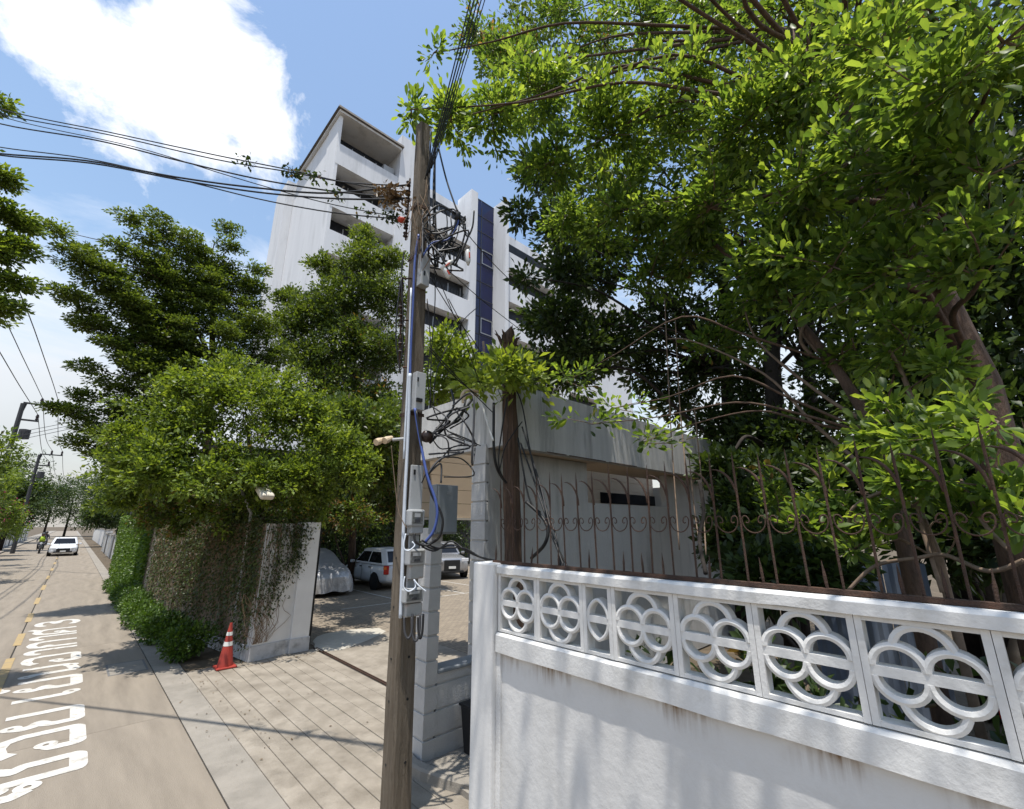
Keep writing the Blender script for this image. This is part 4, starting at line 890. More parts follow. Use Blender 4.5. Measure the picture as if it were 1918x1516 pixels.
J = S(857, 405, D=4.55); o = MB().lathe([(.01, -.06), (.04, -.04), (.03, 0), (.04, .04), (.01, .06)], J, 10).build('cable_junction', 'cable', smooth=True); tag(o, 'black cable junction hanging right of the pole top', 'junction')
# plastic splice bottles hung in the tangle
for (x0, y0, x1, y1, lab) in ((826, 505, 848, 488, 'clear plastic splice bottle lying tilted in the upper cable tangle'), (842, 522, 830, 500, 'clear plastic splice bottle hanging below another in the cable tangle'), (876, 468, 877, 497, 'clear plastic splice bottle hanging upright with red inside')):
    A = Vector(S(x0, y0, D=4.5)); B = Vector(S(x1, y1, D=4.5)); t = thing('splice_bottle', lab, 'bottle', tuple(A), 'splice bottles')
    MB().tube([A, A.lerp(B, .1), A.lerp(B, .75), B], [.014, .028, .028, .012], 12).build('body', 'clear_plastic', t, smooth=True)
    MB().tube([A.lerp(B, .25) - Vector((0, .03, 0)), A.lerp(B, .6) - Vector((0, .03, 0))], .009, 8).build('connector', 'red_plastic', t)
# long drop lines crossing in front of the tower
for pts in ([(800, 470, 4.6), (900, 560, 6), (1000, 640, 8), (1080, 720, 9.5)], [(806, 520, 4.6), (850, 590, 5), (900, 660, 5.5), (950, 770, 6)], [(860, 420, 4.6), (920, 490, 5.5), (990, 560, 7.5), (1060, 640, 9)], [(812, 500, 4.6), (870, 640, 5.2), (905, 735, 5.6)], [(804, 650, 4.6), (860, 710, 5.0), (925, 775, 5.6)], [(804, 655, 4.6), (850, 705, 5.0), (900, 745, 5.4)], [(800, 560, 4.6), (806, 640, 4.65), (802, 720, 4.7), (830, 800, 4.9), (900, 835, 5.4)],
            [(812, 450, 4.6), (815, 560, 4.7), (808, 660, 4.75), (806, 760, 4.7)], [(840, 560, 4.9), (880, 640, 5.4), (896, 700, 5.8)], [(895, 575, 6), (860, 610, 5.4), (820, 690, 5), (812, 760, 4.8)]):
    cable(pts, .006, 'cable', 'drop_line', 'thin black drop line slanting from the pole across the white tower', 'thin drop lines right of the pole')
# street cables to the left, all in one vertical plane towards a pole across the road
A2 = np.array([2.24, 4.09]); B2 = S(0, 285, D=10)[:2]; B2 = np.array(B2)
def Dpl(x):
    r = FW + _r * (x - 959.0) / FPX + UP * (758.0 - 300) / FPX; d = r[:2] / np.hypot(r[0], r[1]); e = B2 - A2
    M = np.array([[d[0], -e[0]], [d[1], -e[1]]]); return float(np.linalg.solve(M, A2)[0])
for k, (pts, r) in enumerate((([(0, 204), (200, 247), (400, 290), (540, 318), (650, 343), (768, 362)], .008), ([(0, 214), (200, 252), (400, 298), (540, 322), (650, 342), (768, 348)], .008), ([(0, 232), (180, 263), (330, 300), (480, 335), (620, 358), (758, 372)], .010),
        ([(0, 288), (160, 301), (330, 332), (480, 352), (620, 362), (766, 346)], .012), ([(0, 291), (170, 306), (340, 338), (480, 360), (620, 372), (755, 374)], .011), ([(0, 276), (160, 297), (330, 335), (480, 372), (620, 398), (752, 411)], .008), ([(0, 218), (250, 275), (430, 330), (600, 378), (752, 408)], .006))):
    P = []
    for (x, y) in pts: P.append(S(x, y, D=Dpl(x) if x < 740 else 4.66))
    e = P[0] + (P[0] - P[1]) * (.75 + .15 * (k % 2)); e[2] = P[0][2] + (P[0][2] - P[1][2]) * 1.1; P = [e] + P
    cable(P, r, 'cable', 'overhead_cable', ['uppermost thin cable crossing the sky left of the pole', 'thin cable just under the uppermost one, left of the pole', 'single cable between the upper pair and the thick bundle left of the pole', 'thick black cable on top of the low bundle left of the pole', 'second thick black cable of the low bundle left of the pole', 'lowest thin cable sagging away under the thick bundle left of the pole', 'thin cable slanting down from the upper pair to the red cap'][k], 'street cables left of the pole', world=True)
EP = thing('utility_pole', 'concrete pole across the road carrying the street cables', 'utility pole', tuple((e[0], e[1], 0)))
MB().tube([(e[0] - .3, e[1] + .3, 0), (e[0] - .3, e[1] + .3, 12)], [.17, .11], 8).build('shaft', 'pole', EP)
for k, (dx, r) in enumerate(((0, .009), (7, .008), (14, .007), (-7, .008), (21, .006))):
    A = S(800 + dx * .6, 330 - dx, D=4.62); B = S(893 + dx, -20, D=3.75); P = [A + (B - A) * q - np.array([0, 0, .10 * q * (1 - q)]) for q in (0, .35, .7, 1, 1.8, 3, 5)]
    cable(P, r, 'cable', 'overhead_cable', 'black cable climbing from the pole top out of the picture', 'cables climbing from the pole top', world=True)
# dead creeper on the cables
DV = thing('dry_creeper', 'withered brown creeper caught on the cables left of the pole', 'creeper', tuple(S(725, 370, D=4.7)))
P, d, u = ellip(S(735, 368, D=4.72), (.22, .22, .05), 260, .7); leaves('dead_leaves', 'leaf_dry', DV, P, RNG.normal(size=(260, 3)), .05 + .03 * RNG.random(260), RNG.random(260))
DV = thing('dry_creeper', 'dry brown stems clinging to the upper pole shaft', 'creeper', tuple(S(790, 440, D=4.6))); m = MB()
for i in range(16):
    x = random.uniform(768, 806); y = random.uniform(330, 430); m.tube(smooth_path([S(x, y, D=4.6), S(x + random.uniform(-20, 25), y + 30, D=4.56), S(x + random.uniform(-25, 35), y + random.uniform(40, 90), D=4.6)], 5), .0035, 4)
m.build('stems', 'dry', DV)['kind'] = 'stuff'
for i, (x, y, n) in enumerate(((460, 303, 26), (548, 322, 60), (590, 330, 34), (630, 362, 26), (735, 408, 60), (690, 398, 30))):
    t = thing('cable_creeper', 'small clump of dark creeper leaves on the street cables', 'creeper', tuple(S(x, y, D=Dpl(x))), 'leaf clumps on the street cables'); P, d, u = ellip(S(x, y, D=Dpl(x)), (.14, .14, .07), n, .6)
    leaves('leaf_clump', 'leaf_back', t, P, RNG.normal(size=(n, 3)) - np.array([0, 0, .6]), .05 + .03 * RNG.random(n), RNG.random(n) * .4)

# ================================================================== OLD BROKEN POST behind the fence
OP = thing('broken_post', 'dark rotten wooden post with splintered top wrapped in cables behind the fence', 'post', (4.12, 4.22, 0))
T0 = Vector((4.12, 4.22, 0)); T1 = Vector(S(952, 640, D=5.95)); rings = []
for i in range(17):
    t = i / 16; c = T0.lerp(T1, t); r = .125 - .028 * t
    rings.append([(c.x + r * math.cos(a) * (1 + RNG.normal() * .06), c.y + r * math.sin(a) * (1 + RNG.normal() * .06), c.z + (random.uniform(-.05, .22) if i == 16 else 0)) for a in np.linspace(0, 2 * math.pi, 11)[:-1]])
m = MB(); m.loft(rings); m.build('shaft', 'old_wood', OP)
for i in range(7):
    a = random.uniform(0, 6.28); p = T1 + Vector((.09 * math.cos(a), .09 * math.sin(a), -.05)); m = MB(); m.tube([p, p + Vector((.05 * math.cos(a) , .05 * math.sin(a), .12)), p + Vector((.11 * math.cos(a), .11 * math.sin(a), .16 + random.uniform(-.08, .1)))], [.03, .022, .004], 5); m.build('splinter', 'old_wood', OP)
CBL = 'cables on the broken post'
for pts, r in (([(925, 755, 5.6), (925, 840, 5.6), (932, 880, 5.65), (948, 905, 5.75)], .018), ([(985, 940, 5.6), (1012, 965, 5.5), (1026, 990, 5.4), (1020, 1020, 5.4), (995, 1046, 5.6)], .020), ([(978, 800, 5.7), (1000, 870, 5.5), (1015, 920, 5.3), (1030, 985, 5.0), (1056, 1062, 4.6)], .011), ([(975, 830, 5.7), (1000, 900, 5.5), (1020, 960, 5.2), (1036, 1010, 5.0), (1063, 1062, 4.6)], .011), ([(950, 745, 5.6), (938, 820, 5.6), (934, 870, 5.6), (944, 900, 5.7)], .010), ([(960, 720, 5.7), (978, 760, 5.7), (1000, 880, 5.5), (1040, 1000, 5.0), (1050, 1060, 4.7)], .010), ([(978, 790, 5.75), (950, 830, 5.7), (940, 860, 5.7), (935, 890, 5.7)], .008), ([(970, 820, 5.7), (990, 930, 5.6), (1012, 960, 5.5)], .012)):
    cable(pts, r, 'cable', 'post_cable', 'black cable hanging around the broken post', CBL)
# beige pipe elbow and pale pipe on the gatehouse corner
E1 = thing('pipe_elbow', 'beige plastic pipe elbow sticking out above the gatehouse parapet', 'pipe', tuple(S(885, 738, D=5.4)))
for k, dy in enumerate((0, 7)): MB().tube(smooth_path([S(864 + k * 4, 748 + dy, D=5.35), S(868 + k * 3, 735 + dy, D=5.35), S(880, 731 + dy, D=5.4), S(895, 734 + dy, D=5.5)], 5), .020, 8).build('pipe', 'cream_plastic', E1, smooth=True)
cable([(900, 748, 5.5), (912, 790, 5.5), (924, 826, 5.5)], .013, 'plate', 'thin_pipe', 'thin white pipe slanting down the gatehouse corner', cat='pipe')

# ================================================================== STREET LAMP HEAD over the entrance wall
SL = thing('street_lamp', 'pale street lamp head poking out of the bush above the entrance wall', 'lamp', tuple(S(490, 930, D=10.3)))
A = Vector(S(484, 902, D=10.3)); B = Vector(S(502, 933, D=9.9)); ax = (B - A).normalized(); sx_ = ax.cross(Vector((0, 0, 1))).normalized(); MB().obox(A.lerp(B, .5), (ax, sx_, ax.cross(sx_)), ((B - A).length * .5, .13, .06)).build('housing', 'lamp_house', SL, bevel=.04)
MB().tube([A, A + Vector((-.3, .5, .1)), A + Vector((.2, 1.0, -.6)), (A.x + .2, A.y + 1.0, 0)], .03, 8).build('arm', 'box_grey', SL)

# ================================================================== LEFT STREET POLES AND WIRES
def street_pole(label, x, y, h, arms, dark=True):
    t = thing('street_pole', label, 'utility pole', (x, y, 0)); MB().tube([(x, y, 0), (x, y, h)], [.16, .11], 8).build('shaft', 'cable_grey', t)
    pts = []
    if arms:
        for k, z in enumerate((h + .05, h - 1.0)):
            w = 1.55 if k == 0 else .85
            MB().box(x, x + w, y - .05, y + .05, z - .05, z + .05).build('cross_arm', 'cable_grey', t)
            for dx in ((w - .1, .75) if k == 0 else (w - .1,)):
                MB().lathe([(.03, 0), (.09, .05), (.05, .14), (.09, .2), (.05, .36)], (x + dx, y, z + .05), 8).build('insulator', 'ceramic', t); pts.append((x + dx, y, z + .4))
        MB().tube([(x, y, h - 1.0), (x + .15, y, h + .05)], .04, 6).build('strut', 'cable_grey', t)
        MB().lathe([(.05, -.32), (.26, -.28), (.26, .28), (.05, .32)], (x + .42, y - .2, h - 1.9), 12).build('transformer', 'cable_grey', t)
    return pts
a1 = street_pole('nearer dark utility pole with cross arms on the left of the street', -3.55, 39.8, 9.7, True)
a2 = street_pole('farther dark utility pole with cross arms on the left of the street', -3.45, 61, 8.9, True)
street_pole('slim pole beside the trees on the right of the street', 3.1, 42, 5.2, False); street_pole('dark slim pole at the far end of the green wall', 2.35, 33.5, 5.4, False)
for i in range(3):
    q = a1[i]; cable([q, (q[0] - .1, 30, q[2] - .45), (q[0] - .7, 18, q[2] - .3), (q[0] - 2.2, 8, q[2] + .2), (q[0] - 3.2, -2, q[2] + .6)], .018, 'cable_grey', 'overhead_wire', 'grey power wire high on the left running towards the camera', 'power wires on the left', world=True)
    q2 = a2[i]; cable([q, ((q[0] + q2[0]) / 2, 50, (q[2] + q2[2]) / 2 - .7), q2], .018, 'cable_grey', 'overhead_wire', 'grey power wire between the two poles on the left', 'power wires between the left poles', world=True)
    cable([q2, (q2[0] + .1, 75, q2[2] - 1.0), (q2[0] + .2, 95, q2[2] - .6)], .018, 'cable_grey', 'overhead_wire', 'grey power wire running on beyond the farther pole', 'power wires beyond the left poles', world=True)
for k in range(3): cable([(-3.4, 39.7, 7.9 - .25 * k), (-1, 34, 8.0 - .2 * k), (2.2, 28, 8.6 - .2 * k)], .014, 'cable_grey', 'overhead_wire', 'thin wire crossing the street from the nearer left pole', 'wires crossing the street', world=True)
# boundary walls along the street, left and far right
def simple_wall(label, x, y0, y1, h, m, piers=True):
    t = thing('street_wall', label, 'wall', (x, (y0 + y1) / 2, 0)); MB().box(x - .08, x + .08, y0, y1, 0, h).build('wall', m, t)
    MB().box(x - .12, x + .12, y0, y1, h + .002, h + .08).build('coping', 'gutter', t)
    if piers:
        n = max(1, int((y1 - y0) / 4)); 
        for i in range(n + 1): yy = y0 + (y1 - y0) * i / n; MB().box(x - .16, x + .16, yy - .16, yy + .16, 0, h + .16).build('pier', 'dark_joint' if i % 2 else m, t)
simple_wall('white street wall under the flowering shrubs on the left', -5.0, 30, 66, 1.7, 'white_wall')
simple_wall('farther pale street wall on the left side', -5.2, 69, 110, 2.0, 'white_wall')
simple_wall('grey low wall beyond the green creeper wall on the right', 2.6, 34, 60, 1.6, 'render_wall')
simple_wall('pale wall far along the right side of the street', 3.0, 62, 110, 1.9, 'white_wall', False)
# blue grey sheet fence in the garden behind the white wall
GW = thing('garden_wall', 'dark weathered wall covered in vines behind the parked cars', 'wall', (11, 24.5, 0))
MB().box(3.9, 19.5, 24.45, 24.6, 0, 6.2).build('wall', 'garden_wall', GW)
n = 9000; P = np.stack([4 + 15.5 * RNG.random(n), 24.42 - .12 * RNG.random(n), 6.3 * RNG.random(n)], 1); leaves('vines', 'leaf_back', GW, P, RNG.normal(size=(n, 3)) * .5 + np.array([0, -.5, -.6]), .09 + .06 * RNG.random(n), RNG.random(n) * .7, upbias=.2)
SF = thing('sheet_fence', 'blue grey corrugated sheet fence in the garden behind the spikes', 'fence', (8.2, 1.5, 0)); q = S(1560, 1060, D=8)
for i in range(5, 8):
    x0 = 7.4; y0 = 4.0 - .42 * i; m = MB(); pr = []
    for j in range(9): pr.append((x0 + (.02 if j % 2 else 0), y0 - .41 * j / 8))
    m.loft([[(x, y, 0) for x, y in pr], [(x, y, 2.05) for x, y in pr]], closed=False, caps=False); m.loft([[(x + .01, y, 0) for x, y in pr], [(x + .01, y, 2.05) for x, y in pr]], closed=False, caps=False); m.build('metal_sheet', 'metal_sheet', SF)

# ================================================================== PLANTS
def boughs_px(L):
    """(x, y, D, radius or (rx,ry,rz), clusters[, tint])"""
    out = []
    for b in L:
        r = b[3]; r = (r, r, r * .8) if not isinstance(r, tuple) else r
        out.append((S(b[0], b[1], D=b[2]), r, b[4], *(b[5:6])))
    return out
def nearer(L, k): return [(b[0], b[1], b[2] * k, *b[3:]) for b in L]
# --- big broad-leaved tree on the right
RT = boughs_px([
    (1010, 170, 5.6, (.75, .75, .5), 300, .1), (920, 215, 5.2, (.5, .5, .4), 190, .15), (845, 225, 4.9, (.42, .42, .25), 110, .15), (770, 205, 4.8, (.2, .2, .14), 34, .1), (812, 100, 4.9, (.16, .16, .18), 14), (1140, 250, 5.4, (.7, .7, .5), 280, .1), (1270, 190, 5.4, (.7, .7, .5), 260, .1), (1400, 230, 5.1, (.65, .65, .5), 240, .1),
    (1520, 150, 4.8, (.6, .6, .5), 200, .12), (1640, 110, 4.4, (.55, .55, .45), 150, .1), (1770, 170, 4.1, (.5, .5, .4), 120, .05), (1880, 80, 4.0, (.5, .5, .4), 110, .05), (1040, 310, 5.8, (.6, .6, .45), 190, .05), (1180, 390, 5.7, (.6, .6, .5), 200, .05), (1330, 390, 5.3, (.6, .6, .5), 190, .08), (1480, 380, 4.8, (.55, .55, .45), 160, .1), (1600, 300, 4.6, (.5, .5, .4), 120, .05), (1720, 330, 4.4, (.45, .45, .4), 100), (1850, 330, 4.2, (.45, .45, .4), 90), (1690, 500, 4.5, (.42, .42, .35), 80), (1840, 520, 4.3, (.4, .4, .3), 70), (1560, 500, 4.7, (.45, .45, .35), 90, .1), (1430, 500, 5.2, (.5, .5, .4), 110), (960, 130, 7.5, (.9, .9, .7), 220, -.1), (900, 60, 7.8, (.7, .7, .6), 150, -.15), (1130, 80, 7.2, (.9, .9, .7), 220, -.1), (1330, 70, 6.8, (.9, .9, .7), 200, -.1), (1520, 30, 6.4, (.8, .8, .6), 160, -.1), (1740, 20, 5.6, (.7, .7, .6), 130, -.1), (1330, 10, 5.6, (.7, .7, .5), 170), (1200, 30, 6.2, (.7, .7, .5), 170), (1460, 20, 5.2, (.6, .6, .4), 130), (1050, 30, 7, (.7, .7, .5), 150)])
# the crown goes on over the lane, above the picture: it dapples the wall below
for (x, y, z, r, n) in ((1.25, .3, 7.2, .75, 70), (1.2, -.8, 7.4, .75, 60), (1.2, -2.0, 7.3, .9, 70), (1.3, 1.3, 7.6, .7, 70), (1.3, 2.0, 7.9, .5, 40), (2.0, .4, 8.0, .7, 30), (1.9, 1.9, 8.3, .6, 30)):
    RT.append((np.array([x, y, z]), (r, r, r * .6), n, .05))
t0 = S(1870, 900, D=6.2); trunk = [(t0[0], t0[1], 0), S(1880, 900, D=6.2), S(1835, 720, D=6.1), S(1760, 560, D=6.0), S(1680, 380, D=5.9), S(1580, 200, D=5.8), S(1480, 60, D=5.8)]
tree('broadleaf_tree', 'large broad leaved tree with sunlit yellow green sprays arching over the white wall', tuple(trunk[0]), trunk, RT, 'leaf_right', .098, 7, .20, True, 'bark_red', .19, twigs=14, upbias=1.0, picks=300, dens=1.0, spray=1.0)
# --- leaning shrub tree in the middle of the right side
b0 = S(1690, 1000, D=4.9); trunk = [(b0[0], b0[1], 0), b0, S(1650, 820, D=5.0), S(1560, 680, D=5.3), S(1470, 570, D=5.6), S(1330, 450, D=6.0)]
SB = boughs_px([(1400, 560, 5.9, .55, 110), (1290, 480, 6.2, .6, 140), (1220, 520, 6.6, .6, 140, -.05), (1330, 650, 6.2, .5, 70, -.1), (1500, 480, 5.4, .45, 80), (1620, 470, 5.0, .4, 60, .1), (1230, 420, 6.4, .5, 110), (1700, 640, 4.8, .4, 50, .05), (1600, 650, 5.2, .35, 40, .05), (1760, 690, 4.6, .35, 40, .1), (1120, 440, 6.8, .6, 140), (1060, 400, 6.8, .5, 110, .05), (1170, 330, 6.4, .5, 110, .05), (1110, 795, 4.9, (.32, .32, .12), 9), (1200, 830, 4.8, (.36, .36, .14), 12), (1150, 765, 5.0, (.3, .3, .14), 9), (1060, 715, 5.6, (.4, .4, .18), 16)])
st = tree('leaning_tree', 'slender leaning tree with reddish bare stems behind the spiked fence', tuple(trunk[0]), trunk, SB, 'leaf_right', .095, 8, .16, True, 'bark_red', .07, twigs=12, upbias=.9, dens=1.15, spray=1.0)
for pts in ([(1680, 950, 4.8), (1600, 860, 4.9), (1520, 790, 5.1), (1430, 700, 5.4), (1300, 640, 5.8), (1250, 635, 6)], [(1655, 830, 4.95), (1590, 720, 5.2), (1500, 620, 5.5), (1440, 480, 5.8), (1300, 400, 6.1), (1130, 320, 6.5)], [(1720, 790, 4.7), (1690, 700, 4.75), (1655, 640, 4.8), (1640, 610, 4.85)], [(1640, 800, 5.0), (1540, 740, 5.2), (1420, 640, 5.6), (1390, 560, 5.8)], [(1560, 690, 5.3), (1500, 640, 5.4), (1520, 560, 5.4), (1500, 470, 5.5)]):
    m = MB(); P = smooth_path([S(*p[:2], D=p[2]) for p in pts], 5); m.tube(P, [.022 - .015 * i / (len(P) - 1) for i in range(len(P))], 6); m.build('stem', 'twig', st, smooth=True)
# --- low shrub sprays close behind the fence
c0 = S(1760, 1050, D=4.0)
SH = boughs_px([(1700, 810, 3.9, .30, 46, .1), (1790, 800, 3.7, .30, 46, .15), (1870, 790, 3.5, .28, 36, .1), (1620, 840, 4.3, .25, 26), (1560, 930, 4.4, .3, 50), (1640, 960, 4.2, .3, 56, .05), (1740, 930, 3.9, .32, 60, .1), (1840, 910, 3.6, .3, 46, .1), (1530, 1010, 4.3, .25, 40), (1890, 960, 3.5, .26, 34, .1), (1600, 1030, 4.2, .2, 26), (1460, 960, 5.0, .4, 60, -.1), (1800, 980, 3.9, .25, 36)])
tree('garden_shrub', 'leafy green shrub pushing through the spikes at the right', (c0[0], c0[1], 0), [(c0[0], c0[1], 0), S(1760, 1050, D=4.0), S(1720, 950, D=4.0), S(1690, 850, D=4.0)], SH, 'leaf_right', .085, 7, .10, True, 'twig', .03, twigs=6, upbias=.8, cat='shrub', dens=.85, spray=1.0)
for pts in ([(1590, 985, 4.1), (1600, 950, 4.05), (1660, 920, 4.0), (1710, 930, 3.95), (1730, 1000, 3.9), (1765, 1110, 3.8)], [(1590, 1105, 3.9), (1640, 1060, 3.9), (1720, 1045, 3.85), (1770, 1040, 3.8), (1850, 1070, 3.5), (1918, 1050, 3.4)], [(1780, 860, 3.9), (1820, 940, 3.7), (1850, 990, 3.6), (1890, 1030, 3.5)]):
    o = cable(pts, .012, 'twig', 'vine_stem', {1590: 'bare vine stem arching up through the spikes', 1591: 'bare vine stem lying low along the spikes to the right edge', 1780: 'bare vine stem slanting down at the right edge'}[pts[0][0] + (pts[0][1] == 1105)], 'bare vine stems at the right', cat='vine')
for x, y0, y1 in ((1245, 560, 1030), (1300, 760, 1040), (1265, 600, 900), (1290, 850, 1075)):
    cable([(x, y0, 6.2), (x + random.uniform(5, 15), (y0 + y1) / 2, 5.8), (x + random.uniform(20, 40), y1, 5.2)], .008, 'twig', 'hanging_vine', 'thin dry vine hanging in front of the gatehouse', 'dry vines before the gatehouse', cat='vine')
cable([(1310, 900, 4.9), (1318, 960, 4.8), (1310, 1010, 4.7), (1322, 1075, 4.5)], .02, 'bark_dark', 'hanging_vine', 'thick dark stem clinging beside the gatehouse corner', cat='vine')
# --- dark background trees behind the gatehouse and garden
def bgtree(label, x, D, top, blist, rt=.22, m='leaf_back', size=.14, k=8):
    b = S(x, 1000, D=D); tr = [(b[0], b[1], 0), S(x - 4, 850, D=D), S(x - 15, 700, D=D), S(x - 25, top + 60, D=D), S(x - 30, top, D=D)]
    return tree('background_tree', label, (b[0], b[1], 0), tr, boughs_px(blist), m, size, k, .22, False, 'bark_dark', rt, twigs=3)
bgtree('dark trunked tree behind the gatehouse, left of its twin', 1375, 12.5, 350, [(1130, 640, 11, 1.0, 420), (1050, 690, 11, .8, 260), (1250, 600, 12, 1.1, 420), (1110, 520, 11.5, 1.0, 330), (1210, 690, 12, .7, 140), (1380, 620, 12.5, 1.1, 360), (1010, 600, 10.5, .55, 120), (1300, 460, 12, 1.2, 360), (1060, 450, 11, .8, 170), (985, 690, 9.5, .35, 90), (1010, 320, 9, .6, 150), (1045, 420, 9, .6, 150), (1065, 510, 9.5, .6, 150), (1050, 590, 9.5, .55, 140), (1090, 660, 10, .7, 170), (975, 400, 8, .28, 40), (985, 520, 8.5, .22, 26), (1150, 450, 10, .9, 200)], .22)
bgtree('dark trunked tree behind the gatehouse, right of its twin', 1462, 11.5, 300, [(1500, 560, 11.5, 1.3, 420), (1600, 700, 11, 1.0, 340), (1420, 480, 11.5, 1.2, 360), (1500, 820, 11, .9, 330), (1400, 830, 11.5, .6, 170), (1560, 400, 11, 1.3, 360), (1680, 560, 10.5, 1.2, 400), (1340, 790, 12, .6, 150), (1270, 760, 12.5, .5, 110), (1310, 700, 12.5, .7, 220), (1410, 720, 12, .6, 200), (1390, 780, 12, .5, 130), (1230, 720, 12.5, .5, 90), (1440, 900, 9.5, .6, 200), (1580, 900, 9.5, .8, 280), (1400, 950, 8.5, .55, 200), (1370, 1010, 8, .45, 150), (1480, 1020, 7.5, .5, 170), (1350, 880, 9, .4, 110), (1540, 1060, 6.5, .35, 90), (1430, 1080, 6.5, .4, 120)], .26)
bgtree('tall shaded tree filling the right edge behind the big trunk', 1790, 9.5, 250, [(1750, 480, 9.5, 1.2, 480), (1880, 500, 9, 1.1, 420), (1820, 650, 9, 1.1, 480), (1900, 780, 8.5, .9, 380), (1740, 760, 9, 1.0, 420), (1680, 870, 9, .8, 340), (1850, 900, 8, .8, 340), (1700, 320, 9.5, 1.3, 440), (1870, 300, 9, 1.3, 440), (1600, 230, 10, 1.3, 420), (1780, 130, 9.5, 1.4, 420), (1400, 300, 10.5, 1.3, 330), (1900, 1000, 7.5, .6, 200), (1760, 1000, 8, .6, 200)], .3)
bgtree('high crown of a shaded tree above the gatehouse', 1530, 12.5, 60, [(1000, 40, 10, 1.0, 150), (1110, 130, 10, 1.0, 150), (1230, 60, 10, 1.1, 150), (1240, 260, 10, 1.1, 180), (1120, 330, 10, .9, 140), (1380, 140, 10, 1.2, 170), (1500, 120, 10, 1.2, 170), (930, 100, 9.5, .6, 110), (1360, 330, 10, 1.0, 240), (1640, 60, 10, 1.2, 280), (1010, 200, 9.5, .7, 120)], .2, m='leaf_layer')
bgtree('light green young tree behind the gatehouse parapet next to the pole', 935, 10.6, 640, [(850, 690, 9, .5, 150, .15), (830, 640, 9, .4, 90, .2), (880, 720, 9, .4, 90, .1), (820, 730, 9.5, .35, 70, .1), (960, 690, 7.0, .35, 70, .1), (925, 720, 6.5, .28, 50, .15), (950, 690, 5.6, (.30, .30, .2), 36, .25), (900, 715, 5.6, (.22, .22, .15), 20, .25), (985, 715, 5.7, (.3, .3, .18), 28, .2)], .08, m='leaf_bush', size=.12)
# --- layered tree on the left, behind the entrance wall
tb = (3.3, 19.5, 0); trunk = [np.array(p) for p in ((3.3, 19.5, 0), (3.2, 19.5, 3), (3.0, 19.4, 6), (2.7, 19.3, 8.5), (2.4, 19.2, 10.5), (2.1, 19.2, 12.2))]
tips = [(88, 432, 18, 8), (160, 470, 18.5, 8), (245, 412, 18.5, 9.5), (292, 408, 19, 10.5), (345, 440, 18.5, 11), (430, 440, 19, 11), (490, 505, 19, 10), (125, 552, 18, 7), (160, 590, 18.5, 7), (200, 505, 18, 8), (300, 500, 18.5, 9), (400, 520, 18, 9), (480, 580, 18, 8), (150, 690, 18.5, 5.5), (210, 640, 18, 6), (97, 758, 18.5, 4.5), (170, 740, 18.5, 5), (150, 822, 18.5, 3.5), (200, 800, 18, 4), (330, 600, 18, 7), (430, 620, 17.5, 6.5), (250, 570, 18, 7.5), (260, 690, 18, 5.5), (350, 690, 18, 5.5), (500, 600, 18.5, 7.5), (525, 650, 18.5, 6.5), (470, 540, 19, 9), (380, 470, 19, 10.5), (230, 460, 18.5, 9)]
BL = []
for (x, y, D, zr) in tips:
    e = S(x, y, D=D); a = np.array([trunk[0][0] - .5 * zr / 12, 19.4, zr * .85 + .5]); nseg = max(3, int(np.linalg.norm(e - a) / .75))
    for i in range(nseg):
        t = .28 + .72 * (i + 1) / nseg; p = a * (1 - t) + e * t + RNG.normal(size=3) * .10; r = .98 * (1.12 - .66 * t); BL.append((p, (r, r, r * .34), int(170 * (1.15 - .6 * t)), .16 * (t - .5)))
tree('layered_tree', 'tall tree with tiered feathery branches left of the tower', tb, trunk, BL, 'leaf_layer', .10, 8, .15, False, 'bark', .17, twigs=1, flat=.6, upbias=1.2)
# --- dense rounded bush tree above the ivy wall
BB = boughs_px(nearer([(330, 790, 12.5, .95, 480), (430, 760, 12.3, 1.0, 520, .05), (540, 790, 12, .95, 500, .05), (620, 840, 11.8, .8, 380, .05), (660, 890, 11.6, .55, 220, .05), (270, 850, 12.8, .8, 380), (250, 900, 13, .6, 240), (340, 890, 12.4, .9, 380, -.1), (450, 880, 12, 1.0, 430, -.05), (560, 890, 11.8, .8, 340), (430, 700, 12.5, .55, 210, .1), (520, 730, 12.3, .6, 220, .1), (340, 720, 12.7, .5, 170, .1), (590, 770, 12, .5, 180, .1), (480, 930, 11.9, .6, 200, -.1), (390, 935, 12.2, .6, 180, -.1), (600, 940, 11.9, .45, 120, -.05), (240, 820, 12.8, .45, 140, .05), (690, 860, 11.6, .35, 90, .1)], .93) + [(250, 880, 11.3, .5, 200), (300, 850, 10.8, .55, 220), (230, 930, 11.6, .4, 130), (290, 890, 10.6, .5, 200), (390, 900, 10.3, .5, 170), (480, 890, 10.2, .45, 130), (570, 900, 10.4, .4, 130), (340, 960, 12.5, .6, 240, -.3), (450, 970, 12.5, .6, 240, -.3), (560, 970, 12.6, .6, 240, -.3), (660, 960, 12.8, .6, 220, -.3), (280, 960, 13, .5, 160, -.3)])
tb = (3.6, 12.0, 0); tree('bush_tree', 'dense rounded bush tree spilling over the ivy wall by the gate', tb, [np.array(p) for p in ((3.6, 12.0, 0), (3.5, 12.0, 1.6), (3.2, 12.1, 2.9), (2.9, 12.2, 3.8), (2.7, 12.3, 4.8))], BB, 'leaf_bush', .085, 9, .12, False, 'bark', .10, twigs=6, upbias=1.0, spray=.72, dens=1.15)
